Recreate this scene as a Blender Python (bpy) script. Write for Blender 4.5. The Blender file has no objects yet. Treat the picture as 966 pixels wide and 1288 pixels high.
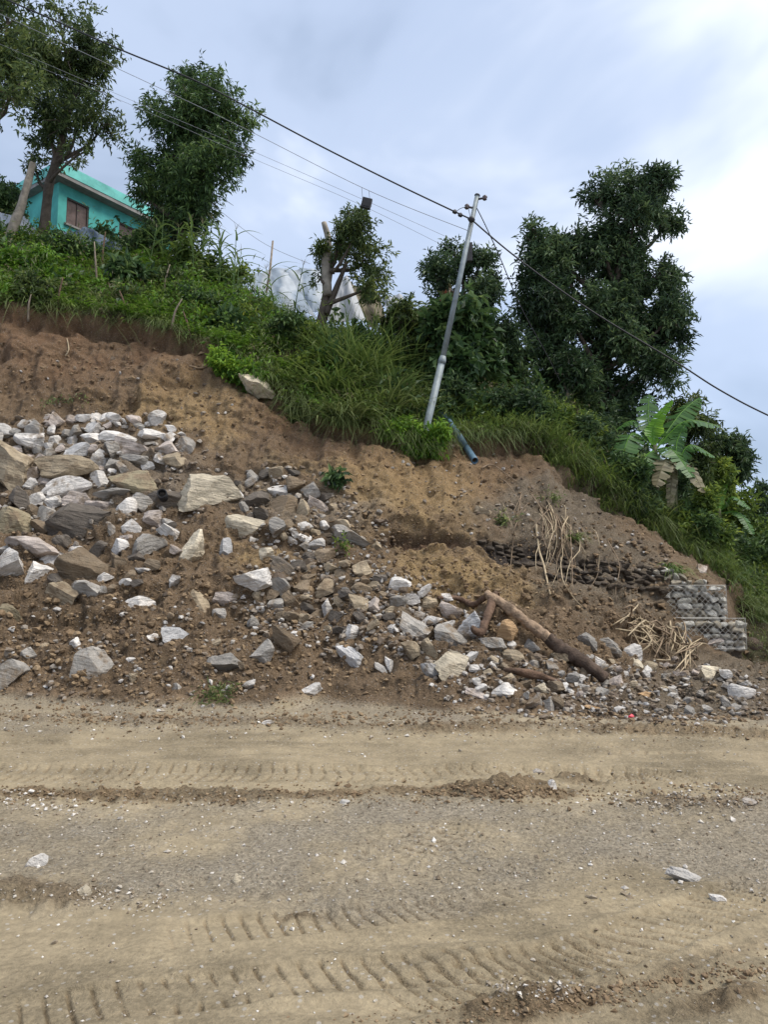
import bpy, math, random
import numpy as np
from mathutils import Vector, Matrix, Quaternion
from mathutils.bvhtree import BVHTree

sc = bpy.context.scene
rng = np.random.default_rng(7)
random.seed(7)

# ------------------------------------------------------------------ camera
F = 930.0; CX = 483.0; CY = 644.0          # focal length and centre in photograph pixels (966 x 1288)
PITCH = math.radians(6.0); CAMZ = 1.6
cam_d = bpy.data.cameras.new('camera'); cam = bpy.data.objects.new('camera', cam_d)
sc.collection.objects.link(cam); sc.camera = cam
cam.location = (0, 0, CAMZ); cam.rotation_euler = (math.pi / 2 + PITCH, 0, 0)
cam_d.sensor_fit = 'VERTICAL'; cam_d.sensor_height = 36.0; cam_d.lens = 36.0 * F / 1288.0
cam_d.clip_start = 0.05; cam_d.clip_end = 2000

# ------------------------------------------------------------------ sky, sun, exposure
SUN_EL = math.radians(58); SUN_AZ = math.radians(112)      # azimuth from +Y towards +X
w = bpy.data.worlds.new('World'); sc.world = w; w.use_nodes = True
nt = w.node_tree; N = nt.nodes; L = nt.links
bg = N['Background']; bg.inputs[1].default_value = 0.10
sky = N.new('ShaderNodeTexSky'); sky.sky_type = 'NISHITA'; sky.sun_disc = False
sky.sun_elevation = SUN_EL; sky.sun_rotation = SUN_AZ
tc = N.new('ShaderNodeTexCoord')
mp = N.new('ShaderNodeMapping'); mp.inputs['Scale'].default_value = (1.0, 1.0, 1.7); mp.inputs['Location'].default_value = (3.7, 2.4, 1.5)
L.new(tc.outputs['Generated'], mp.inputs[0])
n1 = N.new('ShaderNodeTexNoise'); n1.inputs['Scale'].default_value = 2.1; n1.inputs['Detail'].default_value = 5; n1.inputs['Roughness'].default_value = 0.5; n1.inputs['Distortion'].default_value = 0.35
n2 = N.new('ShaderNodeTexNoise'); n2.inputs['Scale'].default_value = 1.2; n2.inputs['Detail'].default_value = 3
L.new(mp.outputs[0], n1.inputs[0]); L.new(mp.outputs[0], n2.inputs[0])
cr = N.new('ShaderNodeValToRGB'); cr.color_ramp.interpolation = 'EASE'
e = cr.color_ramp.elements
e[0].position = 0.30; e[0].color = (2.2, 2.75, 3.7, 1)
e[1].position = 0.70; e[1].color = (6.8, 7.15, 7.8, 1)
m_ = e.new(0.5); m_.color = (3.7, 4.35, 5.6, 1)
L.new(n1.outputs[0], cr.inputs[0])
mx = N.new('ShaderNodeMix'); mx.data_type = 'RGBA'
mr = N.new('ShaderNodeMapRange'); mr.inputs[1].default_value = 0.3; mr.inputs[2].default_value = 0.7; mr.inputs[3].default_value = 0.72; mr.inputs[4].default_value = 0.97
L.new(n2.outputs[0], mr.inputs[0]); L.new(mr.outputs[0], mx.inputs[0])
L.new(sky.outputs[0], mx.inputs[6]); L.new(cr.outputs[0], mx.inputs[7]); L.new(mx.outputs[2], bg.inputs[0])

sun_d = bpy.data.lights.new('sun', 'SUN'); sun = bpy.data.objects.new('sun', sun_d); sc.collection.objects.link(sun)
sun_d.energy = 2.3; sun_d.angle = math.radians(38); sun_d.color = (1.0, 0.94, 0.84)
to_sun = Vector((math.sin(SUN_AZ) * math.cos(SUN_EL), math.cos(SUN_AZ) * math.cos(SUN_EL), math.sin(SUN_EL)))
sun.rotation_euler = to_sun.to_track_quat('Z', 'Y').to_euler(); sun.location = to_sun * 60
sc.view_settings.view_transform = 'Standard'; sc.view_settings.look = 'None'; sc.view_settings.gamma = 1
sc.view_settings.exposure = 0.88; sc.view_settings.use_curve_mapping = False

# ------------------------------------------------------------------ helpers
SP, CP = math.sin(PITCH), math.cos(PITCH)
def ray(px, py):
    x = (px - CX) / F; y = (CY - py) / F
    return np.array([x, CP - SP * y, SP + CP * y])
def P(px, py, Y):
    "point on the pixel's ray at ground distance Y"
    r = ray(px, py); r = r * (Y / r[1]); r[2] += CAMZ
    return Vector(r)
def proj(p):
    d = np.asarray(p) - np.array([0, 0, CAMZ])
    f = d[..., 1] * CP + d[..., 2] * SP; u = -d[..., 1] * SP + d[..., 2] * CP
    return CX + F * d[..., 0] / f, CY - F * u / f
def ground(px, py, z=0.0):
    r = ray(px, py); t = (z - CAMZ) / r[2]
    return np.array([r[0] * t, r[1] * t, z])

def _h(ix, iy, iz, seed):
    n = (ix * 374761393 + iy * 668265263 + iz * 2147483647 + seed * 974634777) & 0xFFFFFFFF
    n = ((n ^ (n >> 13)) * 1274126177) & 0xFFFFFFFF
    n = ((n ^ (n >> 16)) * 2246822519) & 0xFFFFFFFF
    return ((n ^ (n >> 15)) & 0xFFFFFF) / 16777215.0
def vnoise(p, seed=0):
    p = np.asarray(p, float); i = np.floor(p).astype(np.int64); f = p - i
    f = f * f * f * (f * (f * 6 - 15) + 10)
    r = 0
    for dx in (0, 1):
        wx = f[..., 0] if dx else 1 - f[..., 0]
        for dy in (0, 1):
            wy = f[..., 1] if dy else 1 - f[..., 1]
            for dz in (0, 1):
                wz = f[..., 2] if dz else 1 - f[..., 2]
                r = r + wx * wy * wz * _h(i[..., 0] + dx, i[..., 1] + dy, i[..., 2] + dz, seed)
    return r * 2 - 1
def fbm(p, octv=4, seed=0, gain=0.5, lac=2.03):
    a = 1; s = 0; t = 0; p = np.asarray(p, float)
    for o in range(octv):
        s = s + a * vnoise(p + o * 17.3, seed + o); t += a; a *= gain; p = p * lac
    return s / t
def sstep(a, b, x):
    t = np.clip((x - a) / (b - a), 0, 1); return t * t * (3 - 2 * t)

COL = sc.collection
def mesh_np(name, V, Fc, mat=None, smooth=False, uv=None):
    "V (n,3), Fc (m,3) or (m,4) arrays -> mesh"
    V = np.asarray(V, np.float32); Fc = np.asarray(Fc, np.int32)
    me = bpy.data.meshes.new(name)
    me.vertices.add(len(V)); me.vertices.foreach_set('co', V.ravel())
    k = Fc.shape[1]
    me.loops.add(Fc.size); me.loops.foreach_set('vertex_index', Fc.ravel())
    me.polygons.add(len(Fc)); me.polygons.foreach_set('loop_start', np.arange(len(Fc), dtype=np.int32) * k)
    try: me.polygons.foreach_set('loop_total', np.full(len(Fc), k, np.int32))
    except Exception: pass
    me.polygons.foreach_set('use_smooth', np.full(len(Fc), bool(smooth)))
    if mat is not None: me.materials.append(mat)
    me.update(calc_edges=True); me.validate()
    return me
def link(name, me, parent=None, loc=None, label=None, cat=None, group=None, kind=None):
    o = bpy.data.objects.new(name, me); COL.objects.link(o)
    if parent is not None: o.parent = parent
    if loc is not None: o.location = loc
    if label: o['label'] = label
    if cat: o['category'] = cat
    if group: o['group'] = group
    if kind: o['kind'] = kind
    return o
def empty(name, loc, label, cat, group=None):
    o = link(name, None, None, loc, label, cat, group); o.empty_display_size = 0.2
    return o
class MB:
    "collects triangles / quads as triangles"
    def __init__(s): s.V = []; s.F = []; s.n = 0
    def add(s, V, Fc):
        V = np.asarray(V, float); Fc = np.asarray(Fc, int)
        if Fc.shape[1] == 4: Fc = np.concatenate([Fc[:, [0, 1, 2]], Fc[:, [0, 2, 3]]])
        s.V.append(V); s.F.append(Fc + s.n); s.n += len(V)
    def mesh(s, name, mat, smooth=False):
        return mesh_np(name, np.concatenate(s.V), np.concatenate(s.F), mat, smooth)
def tube(pts, rad, seg=8, cap=True, wob=0.0, seed=0):
    "tapered tube along pts"
    pts = np.asarray(pts, float); n = len(pts)
    rad = np.broadcast_to(np.asarray(rad, float), (n,))
    T = np.gradient(pts, axis=0); T /= np.linalg.norm(T, axis=1)[:, None] + 1e-9
    ref = np.array([0, 0, 1.0]) if abs(T[0, 2]) < 0.9 else np.array([1.0, 0, 0])
    V = []
    for i in range(n):
        a = np.cross(T[i], ref); a /= np.linalg.norm(a) + 1e-9; b = np.cross(T[i], a)
        th = np.arange(seg) * 2 * math.pi / seg
        r = rad[i]
        if wob: r = r * (1 + wob * vnoise(np.stack([np.cos(th) * 1.3 + seed, np.sin(th) * 1.3, np.full(seg, i * 0.55)], 1), seed))
        V.append(pts[i] + (np.cos(th) * r)[:, None] * a + (np.sin(th) * r)[:, None] * b)
    V = np.concatenate(V)
    Q = []
    for i in range(n - 1):
        for k in range(seg):
            Q.append((i * seg + k, i * seg + (k + 1) % seg, (i + 1) * seg + (k + 1) % seg, (i + 1) * seg + k))
    Fc = np.array(Q); Fc = np.concatenate([Fc[:, [0, 1, 2]], Fc[:, [0, 2, 3]]])
    if cap:
        V = np.concatenate([V, pts[:1], pts[-1:]]); a0 = n * seg; a1 = a0 + 1
        c0 = [(a0, (k + 1) % seg, k) for k in range(seg)]
        c1 = [(a1, (n - 1) * seg + k, (n - 1) * seg + (k + 1) % seg) for k in range(seg)]
        Fc = np.concatenate([Fc, np.array(c0), np.array(c1)])
    return V, Fc
def box(x0, x1, y0, y1, z0, z1):
    V = np.array([(x, y, z) for x in (x0, x1) for y in (y0, y1) for z in (z0, z1)], float)
    Fc = np.array([(0, 1, 3, 2), (4, 6, 7, 5), (0, 4, 5, 1), (2, 3, 7, 6), (0, 2, 6, 4), (1, 5, 7, 3)])
    return V, Fc
def smooth_path(pts, n=40):
    pts = np.asarray(pts, float); k = len(pts); t = np.linspace(0, k - 1, n)
    out = []
    for tt in t:
        i = min(int(tt), k - 2); f = tt - i
        p0 = pts[max(i - 1, 0)]; p1 = pts[i]; p2 = pts[i + 1]; p3 = pts[min(i + 2, k - 1)]
        out.append(0.5 * (2 * p1 + (p2 - p0) * f + (2 * p0 - 5 * p1 + 4 * p2 - p3) * f * f + (3 * p1 - p0 - 3 * p2 + p3) * f ** 3))
    return np.array(out)

# ------------------------------------------------------------------ materials
def mat_new(name):
    m = bpy.data.materials.new(name); m.use_nodes = True
    return m, m.node_tree, m.node_tree.nodes, m.node_tree.links, m.node_tree.nodes['Principled BSDF']
def nz(N, L, vec, scale, detail=4, rough=0.55):
    n = N.new('ShaderNodeTexNoise'); n.inputs['Scale'].default_value = scale; n.inputs['Detail'].default_value = detail; n.inputs['Roughness'].default_value = rough
    if vec is not None: L.new(vec, n.inputs[0])
    return n
def ramp(N, L, fac, stops):
    r = N.new('ShaderNodeValToRGB'); e = r.color_ramp.elements
    e[0].position, e[0].color = stops[0][0], (*stops[0][1], 1)
    e[1].position, e[1].color = stops[-1][0], (*stops[-1][1], 1)
    for p, c in stops[1:-1]: e.new(p).color = (*c, 1)
    L.new(fac, r.inputs[0]); return r
def mix(N, L, fac, a, b, mode='MIX'):
    m = N.new('ShaderNodeMix'); m.data_type = 'RGBA'; m.blend_type = mode
    for v, s in ((fac, 0), (a, 6), (b, 7)):
        if hasattr(v, 'links') or hasattr(v, 'is_linked'): L.new(v, m.inputs[s])
        elif s == 0: m.inputs[0].default_value = v
        else: m.inputs[s].default_value = (*v, 1)
    return m
def bump(N, L, h, bsdf, strength=0.5, dist=0.02):
    b = N.new('ShaderNodeBump'); b.inputs['Strength'].default_value = strength; b.inputs['Distance'].default_value = dist
    L.new(h, b.inputs['Height']); L.new(b.outputs[0], bsdf.inputs['Normal']); return b

def simple_mat(name, c, rough=0.8, var=0.25, scale=6, bumpd=0.0, metal=0.0, spec=0.3, bscale=30):
    m, t, N, L, B = mat_new(name)
    tc = N.new('ShaderNodeTexCoord'); n = nz(N, L, tc.outputs['Object'], scale)
    lo = tuple(max(0, x * (1 - var)) for x in c); hi = tuple(min(1, x * (1 + var)) for x in c)
    r = ramp(N, L, n.outputs[0], [(0.3, lo), (0.7, hi)])
    L.new(r.outputs[0], B.inputs['Base Color']); B.inputs['Roughness'].default_value = rough
    B.inputs['Metallic'].default_value = metal; B.inputs['Specular IOR Level'].default_value = spec
    if bumpd:
        n2 = nz(N, L, tc.outputs['Object'], bscale, 5); bump(N, L, n2.outputs[0], B, 0.6, bumpd)
    return m
def leaf_mat(name, c_dark, c_mid, c_light, trans=0.25, rough=0.5):
    m, t, N, L, B = mat_new(name)
    g = N.new('ShaderNodeNewGeometry')
    r = ramp(N, L, g.outputs['Random Per Island'], [(0.0, c_dark), (0.55, c_mid), (1.0, c_light)])
    ta = N.new('ShaderNodeAttribute'); ta.attribute_name = 'tone'
    h0 = N.new('ShaderNodeHueSaturation'); mv = N.new('ShaderNodeMath'); mv.operation = 'MULTIPLY_ADD'; mv.inputs[1].default_value = 0.62; mv.inputs[2].default_value = 1.0
    mh = N.new('ShaderNodeMath'); mh.operation = 'MULTIPLY_ADD'; mh.inputs[1].default_value = -0.022; mh.inputs[2].default_value = 0.5
    L.new(ta.outputs['Fac'], mv.inputs[0]); L.new(ta.outputs['Fac'], mh.inputs[0]); L.new(mv.outputs[0], h0.inputs['Value']); L.new(mh.outputs[0], h0.inputs['Hue']); L.new(r.outputs[0], h0.inputs['Color']); r = h0
    L.new(r.outputs[0], B.inputs['Base Color']); B.inputs['Roughness'].default_value = rough; B.inputs['Specular IOR Level'].default_value = 0.35
    tr = N.new('ShaderNodeBsdfTranslucent')
    hs = N.new('ShaderNodeHueSaturation'); hs.inputs['Hue'].default_value = 0.48; hs.inputs['Value'].default_value = 1.3
    L.new(r.outputs[0], hs.inputs['Color']); L.new(hs.outputs[0], tr.inputs[0])
    ms = N.new('ShaderNodeMixShader'); ms.inputs[0].default_value = trans
    L.new(B.outputs[0], ms.inputs[1]); L.new(tr.outputs[0], ms.inputs[2]); L.new(ms.outputs[0], N['Material Output'].inputs[0])
    return m
# ------------------------------------------------------------------ terrain: a loft over break lines measured on the hillside
#         px    toe   A            B            C            D            E(scarp top)  F            G(crest)
TAB = [
 (-40, 880, (772, 12.6), (662, 14.6), (548, 16.8), (462, 18.0), (385, 19.0), (335, 21.5), (300, 24.5)),
 (  0, 880, (772, 12.6), (662, 14.6), (548, 16.8), (462, 18.0), (388, 19.0), (335, 21.5), (300, 24.5)),
 ( 80, 884, (782, 12.4), (672, 14.4), (540, 17.0), (468, 18.1), (398, 19.1), (343, 21.5), (310, 24.3)),
 (160, 888, (790, 12.4), (690, 14.0), (545, 17.0), (480, 18.0), (407, 19.2), (352, 21.5), (320, 24.0)),
 (230, 890, (786, 12.4), (694, 14.0), (565, 16.6), (500, 17.8), (424, 19.0), (368, 21.2), (335, 23.6)),
 (300, 890, (780, 12.5), (690, 14.0), (590, 16.0), (530, 17.3), (462, 18.6), (400, 20.5), (365, 23.0)),
 (360, 888, (768, 12.7), (684, 14.1), (600, 15.8), (550, 16.9), (500, 18.1), (435, 20.0), (395, 22.6)),
 (420, 885, (765, 12.7), (682, 14.2), (612, 15.6), (568, 16.6), (530, 17.7), (468, 19.5), (420, 22.3)),
 (480, 890, (785, 12.3), (705, 13.8), (645, 15.2), (590, 16.3), (545, 17.7), (480, 19.5), (435, 22.0)),
 (535, 895, (803, 12.0), (732, 13.4), (672, 14.8), (612, 16.2), (560, 17.8), (492, 19.5), (445, 22.0)),
 (590, 898, (818, 11.6), (748, 13.2), (682, 14.7), (615, 16.5), (548, 18.6), (498, 20.2), (458, 22.5)),
 (640, 900, (832, 11.3), (762, 13.0), (692, 14.6), (622, 16.8), (545, 19.0), (500, 20.5), (470, 23.0)),
 (690, 903, (845, 11.1), (782, 13.0), (712, 14.8), (640, 17.0), (562, 19.3), (520, 20.8), (490, 23.5)),
 (740, 905, (855, 11.0), (800, 13.0), (732, 15.0), (662, 17.3), (592, 19.5), (550, 21.0), (520, 24.0)),
 (800, 908, (860, 11.8), (812, 14.8), (728, 16.4), (678, 18.0), (640, 19.8), (600, 21.5), (570, 24.5)),
 (845, 910, (860, 12.5), (818, 16.2), (716, 17.2), (693, 18.4), (672, 20.0), (640, 22.0), (610, 25.0)),
 (905, 908, (860, 12.7), (820, 16.4), (737, 17.3), (725, 18.2), (712, 19.6), (690, 22.0), (655, 26.0)),
 (918, 908, (861, 12.7), (822, 16.5), (745, 17.3), (735, 18.3), (722, 19.8), (700, 22.2), (662, 26.2)),
 (936, 907, (863, 12.6), (828, 16.7), (808, 18.0), (790, 19.4), (768, 21.0), (733, 23.0), (690, 27.0)),
 (970, 906, (865, 12.5), (832, 16.7), (815, 18.2), (795, 19.8), (775, 21.5), (740, 24.0), (700, 28.0)),
 (1020,905, (866, 12.5), (836, 16.6), (820, 18.2), (800, 20.0), (780, 22.0), (750, 25.0), (712, 29.0)),
]
tpx = np.array([r[0] for r in TAB], float)
U = np.concatenate([-40 - np.cumsum(np.geomspace(3, 160, 24))[::-1], np.arange(-40, 1020, 1.6), 1020 + np.cumsum(np.geomspace(3, 160, 24))])
NU = len(U)
def ker(n): k = np.exp(-np.linspace(-2, 2, 2 * n + 1) ** 2); return k / k.sum()
def smooth_u(a, n=9):
    p = np.pad(a, n, mode='edge'); return np.convolve(p, ker(n), 'valid')
def col(vals, n=9):
    a = np.interp(U, tpx, vals); a[24:-24] = smooth_u(a, n)[24:-24]; return a
def rays(u, py):
    x = (u - CX) / F; y = (CY - py) / F
    return np.stack([x, CP - SP * y, SP + CP * y], -1)
toe_py = col([r[1] for r in TAB])
bl = []
toe_r = rays(U, toe_py); t = (0.0 - CAMZ) / toe_r[:, 2]; toeP = toe_r * t[:, None]; toeP[:, 2] += CAMZ
bl.append(toeP)
for k in range(2, 9):
    py = col([r[k][0] for r in TAB], 4); Y = col([r[k][1] for r in TAB], 4)
    r = rays(U, py); p = r * (Y / r[:, 1])[:, None]; p[:, 2] += CAMZ; bl.append(p)
G = bl[-1]
def beyond(dy, dz):
    p = G.copy(); s = (G[:, 1] + dy) / G[:, 1]; p[:, 0] *= s; p[:, 1] += dy; p[:, 2] += dz; return p
bl.append(beyond(4, 0.9)); bl.append(beyond(12, 1.2)); bl.append(beyond(60, -8.0)); bl.append(beyond(400, -60))
bl = np.array(bl)                                            # (lines, NU, 3)
rows_per = [64, 56, 66, 54, 50, 30, 20, 8, 8, 6, 4]
rowsP = []; rowsV = []
nl = len(bl)
for i in range(nl - 1):
    for f in np.arange(rows_per[i]) / rows_per[i]:
        p0, p1, p2, p3 = bl[max(i - 1, 0)], bl[i], bl[i + 1], bl[min(i + 2, nl - 1)]
        c = 0.5 * (2 * p1 + (p2 - p0) * f + (2 * p0 - 5 * p1 + 4 * p2 - p3) * f * f + (3 * p1 - p0 - 3 * p2 + p3) * f ** 3)
        lin = p1 + (p2 - p1) * f
        rowsP.append(0.55 * c + 0.45 * lin if i < 7 else lin); rowsV.append(i + f)
rowsP.append(bl[-1]); rowsV.append(nl - 1)
# road rows: from the toe towards and behind the camera
NR = 262
roadP = []; roadV = []
for i in range(NR, 0, -1):
    f = i / NR
    py = toe_py + (1335 - toe_py) * f
    r = rays(U, py); tt = (0.0 - CAMZ) / r[:, 2]; p = r * tt[:, None]; p[:, 2] += CAMZ
    roadP.append(p); roadV.append(-f)
near = roadP[0]
backP = []; backV = []
for k, (yy, s) in enumerate([(-14, 9), (-8, 6), (-4, 4), (-1, 2.6), (1.0, 1.7), (2.0, 1.25)]):
    p = near.copy(); p[:, 0] *= s; p[:, 1] = yy; backP.append(p); backV.append(-1.5 + 0.05 * k)
S = np.array(backP + roadP + rowsP); V_ = np.array(backV + roadV + rowsV)
NV = len(S); NBACK = len(backP); ROAD_END = NBACK + NR
Vg = np.repeat(V_[:, None], NU, 1); Ug = np.repeat(U[None], NV, 0)

# --- bulk shape noise along the slope normal
def normals(S):
    du = np.gradient(S, axis=1); dv = np.gradient(S, axis=0)
    n = np.cross(du, dv); n /= np.linalg.norm(n, axis=2)[..., None] + 1e-9
    return n
Nn = normals(S)
slope_w = sstep(-0.02, 0.35, Vg)
veg_w = sstep(5.0, 5.25, Vg)
far_w = 1 - sstep(8, 9, Vg)
soil_w = slope_w * (1 - veg_w)
d = 0.22 * fbm(S * 0.55, 3, 11) * slope_w * far_w + 0.13 * fbm(S * 1.7, 3, 21) * slope_w * far_w
# ridged clods and rills on the bare soil
rid = 1 - np.abs(fbm(S * np.array([2.6, 2.6, 1.5]), 3, 31)) * 2
d += soil_w * 0.07 * (rid - 0.5)
lowe = 1 - sstep(2.0, 3.2, Vg)                               # churned debris low down, cut earth above
d += soil_w * (0.030 + 0.05 * lowe) * fbm(S * 5.0, 3, 41) + soil_w * (0.040 + 0.02 * lowe) * fbm(S * 12.0, 3, 51, 0.65)
d += soil_w * 0.07 * (np.abs(fbm(S * 3.4, 3, 43)) * 2 - 0.4) * (0.25 + 0.8 * lowe)
tr_ = fbm(S * np.array([0.9, 0.9, 1.7]), 4, 33); sc_w = soil_w * sstep(0.4, 1.0, Vg) * (1 - 0.45 * sstep(2.6, 3.4, Vg))
d += sc_w * (0.13 * sstep(-0.04, 0.04, tr_) + 0.10 * sstep(0.20, 0.26, tr_) + 0.08 * sstep(-0.30, -0.25, tr_) - 0.15)   # small slumped steps
# rills running down the cut face
rill = fbm(np.stack([S[..., 0] * 3.2 + 0.6 * fbm(S * 0.8, 2, 5), S[..., 1] * 0.3, S[..., 2] * 0.45], -1), 3, 61)
d += soil_w * sstep(2.6, 3.4, Vg) * 0.17 * rill
# dug hollows: pixel-measured bands, kept on the hillside as notches (push inward), lips above them
pu, pv = proj(S)
warp = 11 * fbm(S * 1.6, 3, 76) + 5 * fbm(S * 5, 2, 77)
def band(x0, x1, yf, half, soft=8, fx=25):
    yc = yf(pu) if callable(yf) else yf
    return sstep(x0 - fx, x0 + fx, pu) * (1 - sstep(x1 - fx, x1 + fx, pu)) * np.exp(-((pv - yc + warp) / half) ** 2)
jag = 5 * fbm(S * 2.2, 3, 71)
inslope = soil_w * (Vg > 0)
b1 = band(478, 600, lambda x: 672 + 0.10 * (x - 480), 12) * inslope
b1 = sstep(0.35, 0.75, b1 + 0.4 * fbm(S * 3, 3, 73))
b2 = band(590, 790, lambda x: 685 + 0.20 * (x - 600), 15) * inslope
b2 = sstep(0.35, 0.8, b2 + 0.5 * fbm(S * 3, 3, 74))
lip = band(470, 600, 648, 12) * inslope + band(600, 760, lambda x: 660 + 0.17 * (x - 600), 12) * inslope
d += -0.26 * b1 * (1 + 0.7 * fbm(S * 4, 3, 78)) - 0.15 * b2 * (1 + 0.8 * fbm(S * 5, 3, 79)) + 0.12 * lip
# undercut below the turf edge, which wanders
VW = Vg + 0.20 * fbm(S * 0.75, 3, 83) + 0.10 * fbm(S * 2.6, 3, 84)
under = np.exp(-((VW - 4.76) / 0.13) ** 2) * (1 - sstep(820, 860, pu))
d += -0.34 * under * (0.55 + 0.9 * np.clip(fbm(S * 1.1, 2, 75) + 0.25, 0, 1))
d += 0.24 * np.exp(-((VW - 5.06) / 0.09) ** 2) * (1 - sstep(820, 860, pu))
# hummocky turf
d += veg_w * far_w * 0.20 * fbm(S * 1.3, 3, 81)
fade_wall = sstep(830, 850, pu) * (1 - sstep(925, 940, pu)) * np.exp(-((Vg - 2.6) / 0.7) ** 2)
d *= (1 - 0.95 * fade_wall)
S = S + Nn * d[..., None]

# --- the road: ruts, tread marks and clods
RR = ROAD_END + 24                                            # rows the road work reaches
X, Y = S[:RR, :, 0], S[:RR, :, 1]
puF, pvF = pu, pv
pu, pv = pu[:RR], pv[:RR]
road_w = 1 - sstep(-0.06, 0.25, Vg[:RR])
h = np.zeros_like(X)
XY0 = np.stack([X, Y, 0 * X], -1)
h += 0.035 * fbm(XY0 * 0.7, 3, 101) + 0.014 * fbm(XY0 * 3, 3, 102)
fine = fbm(XY0 * 14, 3, 103); mid_ = fbm(XY0 * 5, 3, 104); big = fbm(XY0 * 0.9, 3, 105)
def gpath(pts): return np.array([ground(*p)[:2] for p in pts])
def along(path):
    best = np.full(X.shape, 1e9); s_ = np.zeros(X.shape); side = np.zeros(X.shape); acc = 0.0
    for a, b in zip(path[:-1], path[1:]):
        ab = b - a; l = np.hypot(*ab); tx, ty = ab / l
        q = np.clip((X - a[0]) * tx + (Y - a[1]) * ty, 0, l)
        dx = X - a[0] - q * tx; dy = Y - a[1] - q * ty; dd = np.hypot(dx, dy)
        m = dd < best; best = np.where(m, dd, best); s_ = np.where(m, acc + q, s_); side = np.where(m, tx * dy - ty * dx, side); acc += l
    return s_, side, acc
dark = np.zeros_like(X); tan = np.zeros_like(X)
def track(pts, width, depth, pitch, skew=0.6, fade=0.25, lug=0.03, seed=0, rut=0.0, both=True, ends=0.4):
    global h, dark, tan
    s_, sd, acc = along(smooth_path(gpath(pts), 24))
    inside = (1 - sstep(width * 0.43, width * 0.5, np.abs(sd)))
    end = sstep(0, ends, s_) * (1 - sstep(acc - ends, acc, s_))
    wob = 0.24 * fbm(np.stack([s_ * 2, sd * 3, 0 * s_], -1), 2, seed)
    ph = s_ / pitch + skew * (np.abs(sd) if both else sd) / width * 2 + wob
    wave = np.abs((ph % 1.0) * 2 - 1)                      # 0 at the groove
    groove = 1 - sstep(0.06, 0.30, wave + 0.16 * mid_)
    groove *= sstep(0.05 * width, 0.12 * width, np.abs(sd)) if both else 1
    keep = sstep(-0.45, 0.35, fbm(np.stack([s_ * 1.1, sd * 5, 0 * s_], -1), 4, seed + 3) + fade)
    h += inside * end * (-rut - 0.65 * lug * groove * keep * (0.7 + 0.9 * mid_))
    shoulder = np.exp(-((np.abs(sd) - width * 0.56) / (0.07 * width + 0.015)) ** 2) * end
    h += shoulder * depth * (0.5 + 0.8 * np.clip(mid_ + 0.3, 0, 1))
    tan = np.maximum(tan, inside * end)
    dark = np.maximum(dark, 0.45 * inside * end * groove * keep)  # tread grooves get the darker colour too
def berm(pts, width, height, rough=1.0, dk=0.8, ends=0.4, seed=0):
    global h, dark
    s_, sd, acc = along(smooth_path(gpath(pts), 24))
    end = sstep(0, ends, s_) * (1 - sstep(acc - ends, acc, s_))
    brk = np.clip(0.75 + 0.7 * fbm(np.stack([s_ * 0.9, sd * 2, 0 * s_], -1), 3, seed), 0, 1.2)
    g = np.exp(-(sd / width) ** 2) * end * brk
    h += g * height * (0.7 + rough * (0.55 * mid_ + 0.9 * fine))
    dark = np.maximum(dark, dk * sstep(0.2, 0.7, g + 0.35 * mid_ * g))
track([(-160, 968), (200, 972), (480, 974), (700, 972), (860, 985)], 0.62, 0.022, 0.115, 0.7, 0.35, 0.044, 3, 0.016)
track([(-160, 938), (300, 936), (650, 940), (1000, 945)], 0.5, 0.012, 0.125, 0.7, -0.25, 0.018, 13, 0.006)
track([(640, 968), (760, 973), (930, 985)], 0.5, 0.02, 0.12, 1.2, 0.15, 0.035, 43, 0.01, both=False)
track([(180, 1178), (290, 1168), (350, 1163), (480, 1150), (640, 1128)], 0.30, 0.012, 0.085, 0.35, 0.25, 0.030, 23, 0.016, both=False)
track([(-60, 1280), (240, 1247), (480, 1228), (700, 1206), (820, 1186)], 0.30, 0.012, 0.092, 0.5, 0.3, 0.032, 33, 0.010, both=False)
track([(430, 1275), (600, 1238), (760, 1192), (860, 1158), (1010, 1104)], 0.36, 0.016, 0.088, 1.1, 0.6, 0.030, 53, 0.012, both=False)
track([(560, 1140), (680, 1118), (820, 1085)], 0.30, 0.01, 0.09, 0.9, -0.15, 0.02, 63, 0.004, both=False)
track([(420, 1090), (520, 1062), (640, 1040)], 0.5, 0.02, 0.10, 1.6, 0.1, 0.035, 93, 0.0, both=False)
berm([(-80, 995), (120, 1002), (330, 1004), (480, 1000), (640, 1002), (760, 1003)], 0.16, 0.055, 1.0, 0.75, seed=5)
berm([(540, 998), (600, 993), (660, 995), (700, 1000)], 0.26, 0.10, 1.3, 1.0, seed=6)
berm([(660, 975), (740, 985), (800, 990)], 0.22, 0.06, 1.1, 0.7, seed=7)
berm([(760, 1003), (860, 1012), (1000, 1022)], 0.25, 0.05, 1.0, 0.7, seed=8)
berm([(-80, 898), (150, 905), (330, 908), (560, 915), (800, 918), (1000, 925)], 0.34, 0.05, 1.3, 0.6, seed=9)
berm([(520, 1300), (640, 1278), (780, 1246), (880, 1215), (1010, 1170)], 0.12, 0.055, 1.0, 0.9, seed=10)
berm([(700, 1300), (860, 1270), (1010, 1225)], 0.08, 0.03, 1.0, 0.5, seed=12)
berm([(290, 1162), (360, 1154), (470, 1146)], 0.05, 0.03, 1.0, 0.7, seed=13)
berm([(-80, 1118), (60, 1126), (190, 1122)], 0.18, 0.035, 1.3, 0.6, seed=14)
pyr = pv
stony = sstep(1000, 1018, pyr + 10 * big) * (1 - sstep(1108, 1150, pyr + 60 * big + 0.05 * (pu - 480)))
stony = np.maximum(stony, 1 - sstep(905, 925, pyr + 8 * mid_))
streak = fbm(np.stack([X * 0.7, Y * 11, 0 * X], -1), 4, 106)
h += 0.010 * streak * (1 - stony)
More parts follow.
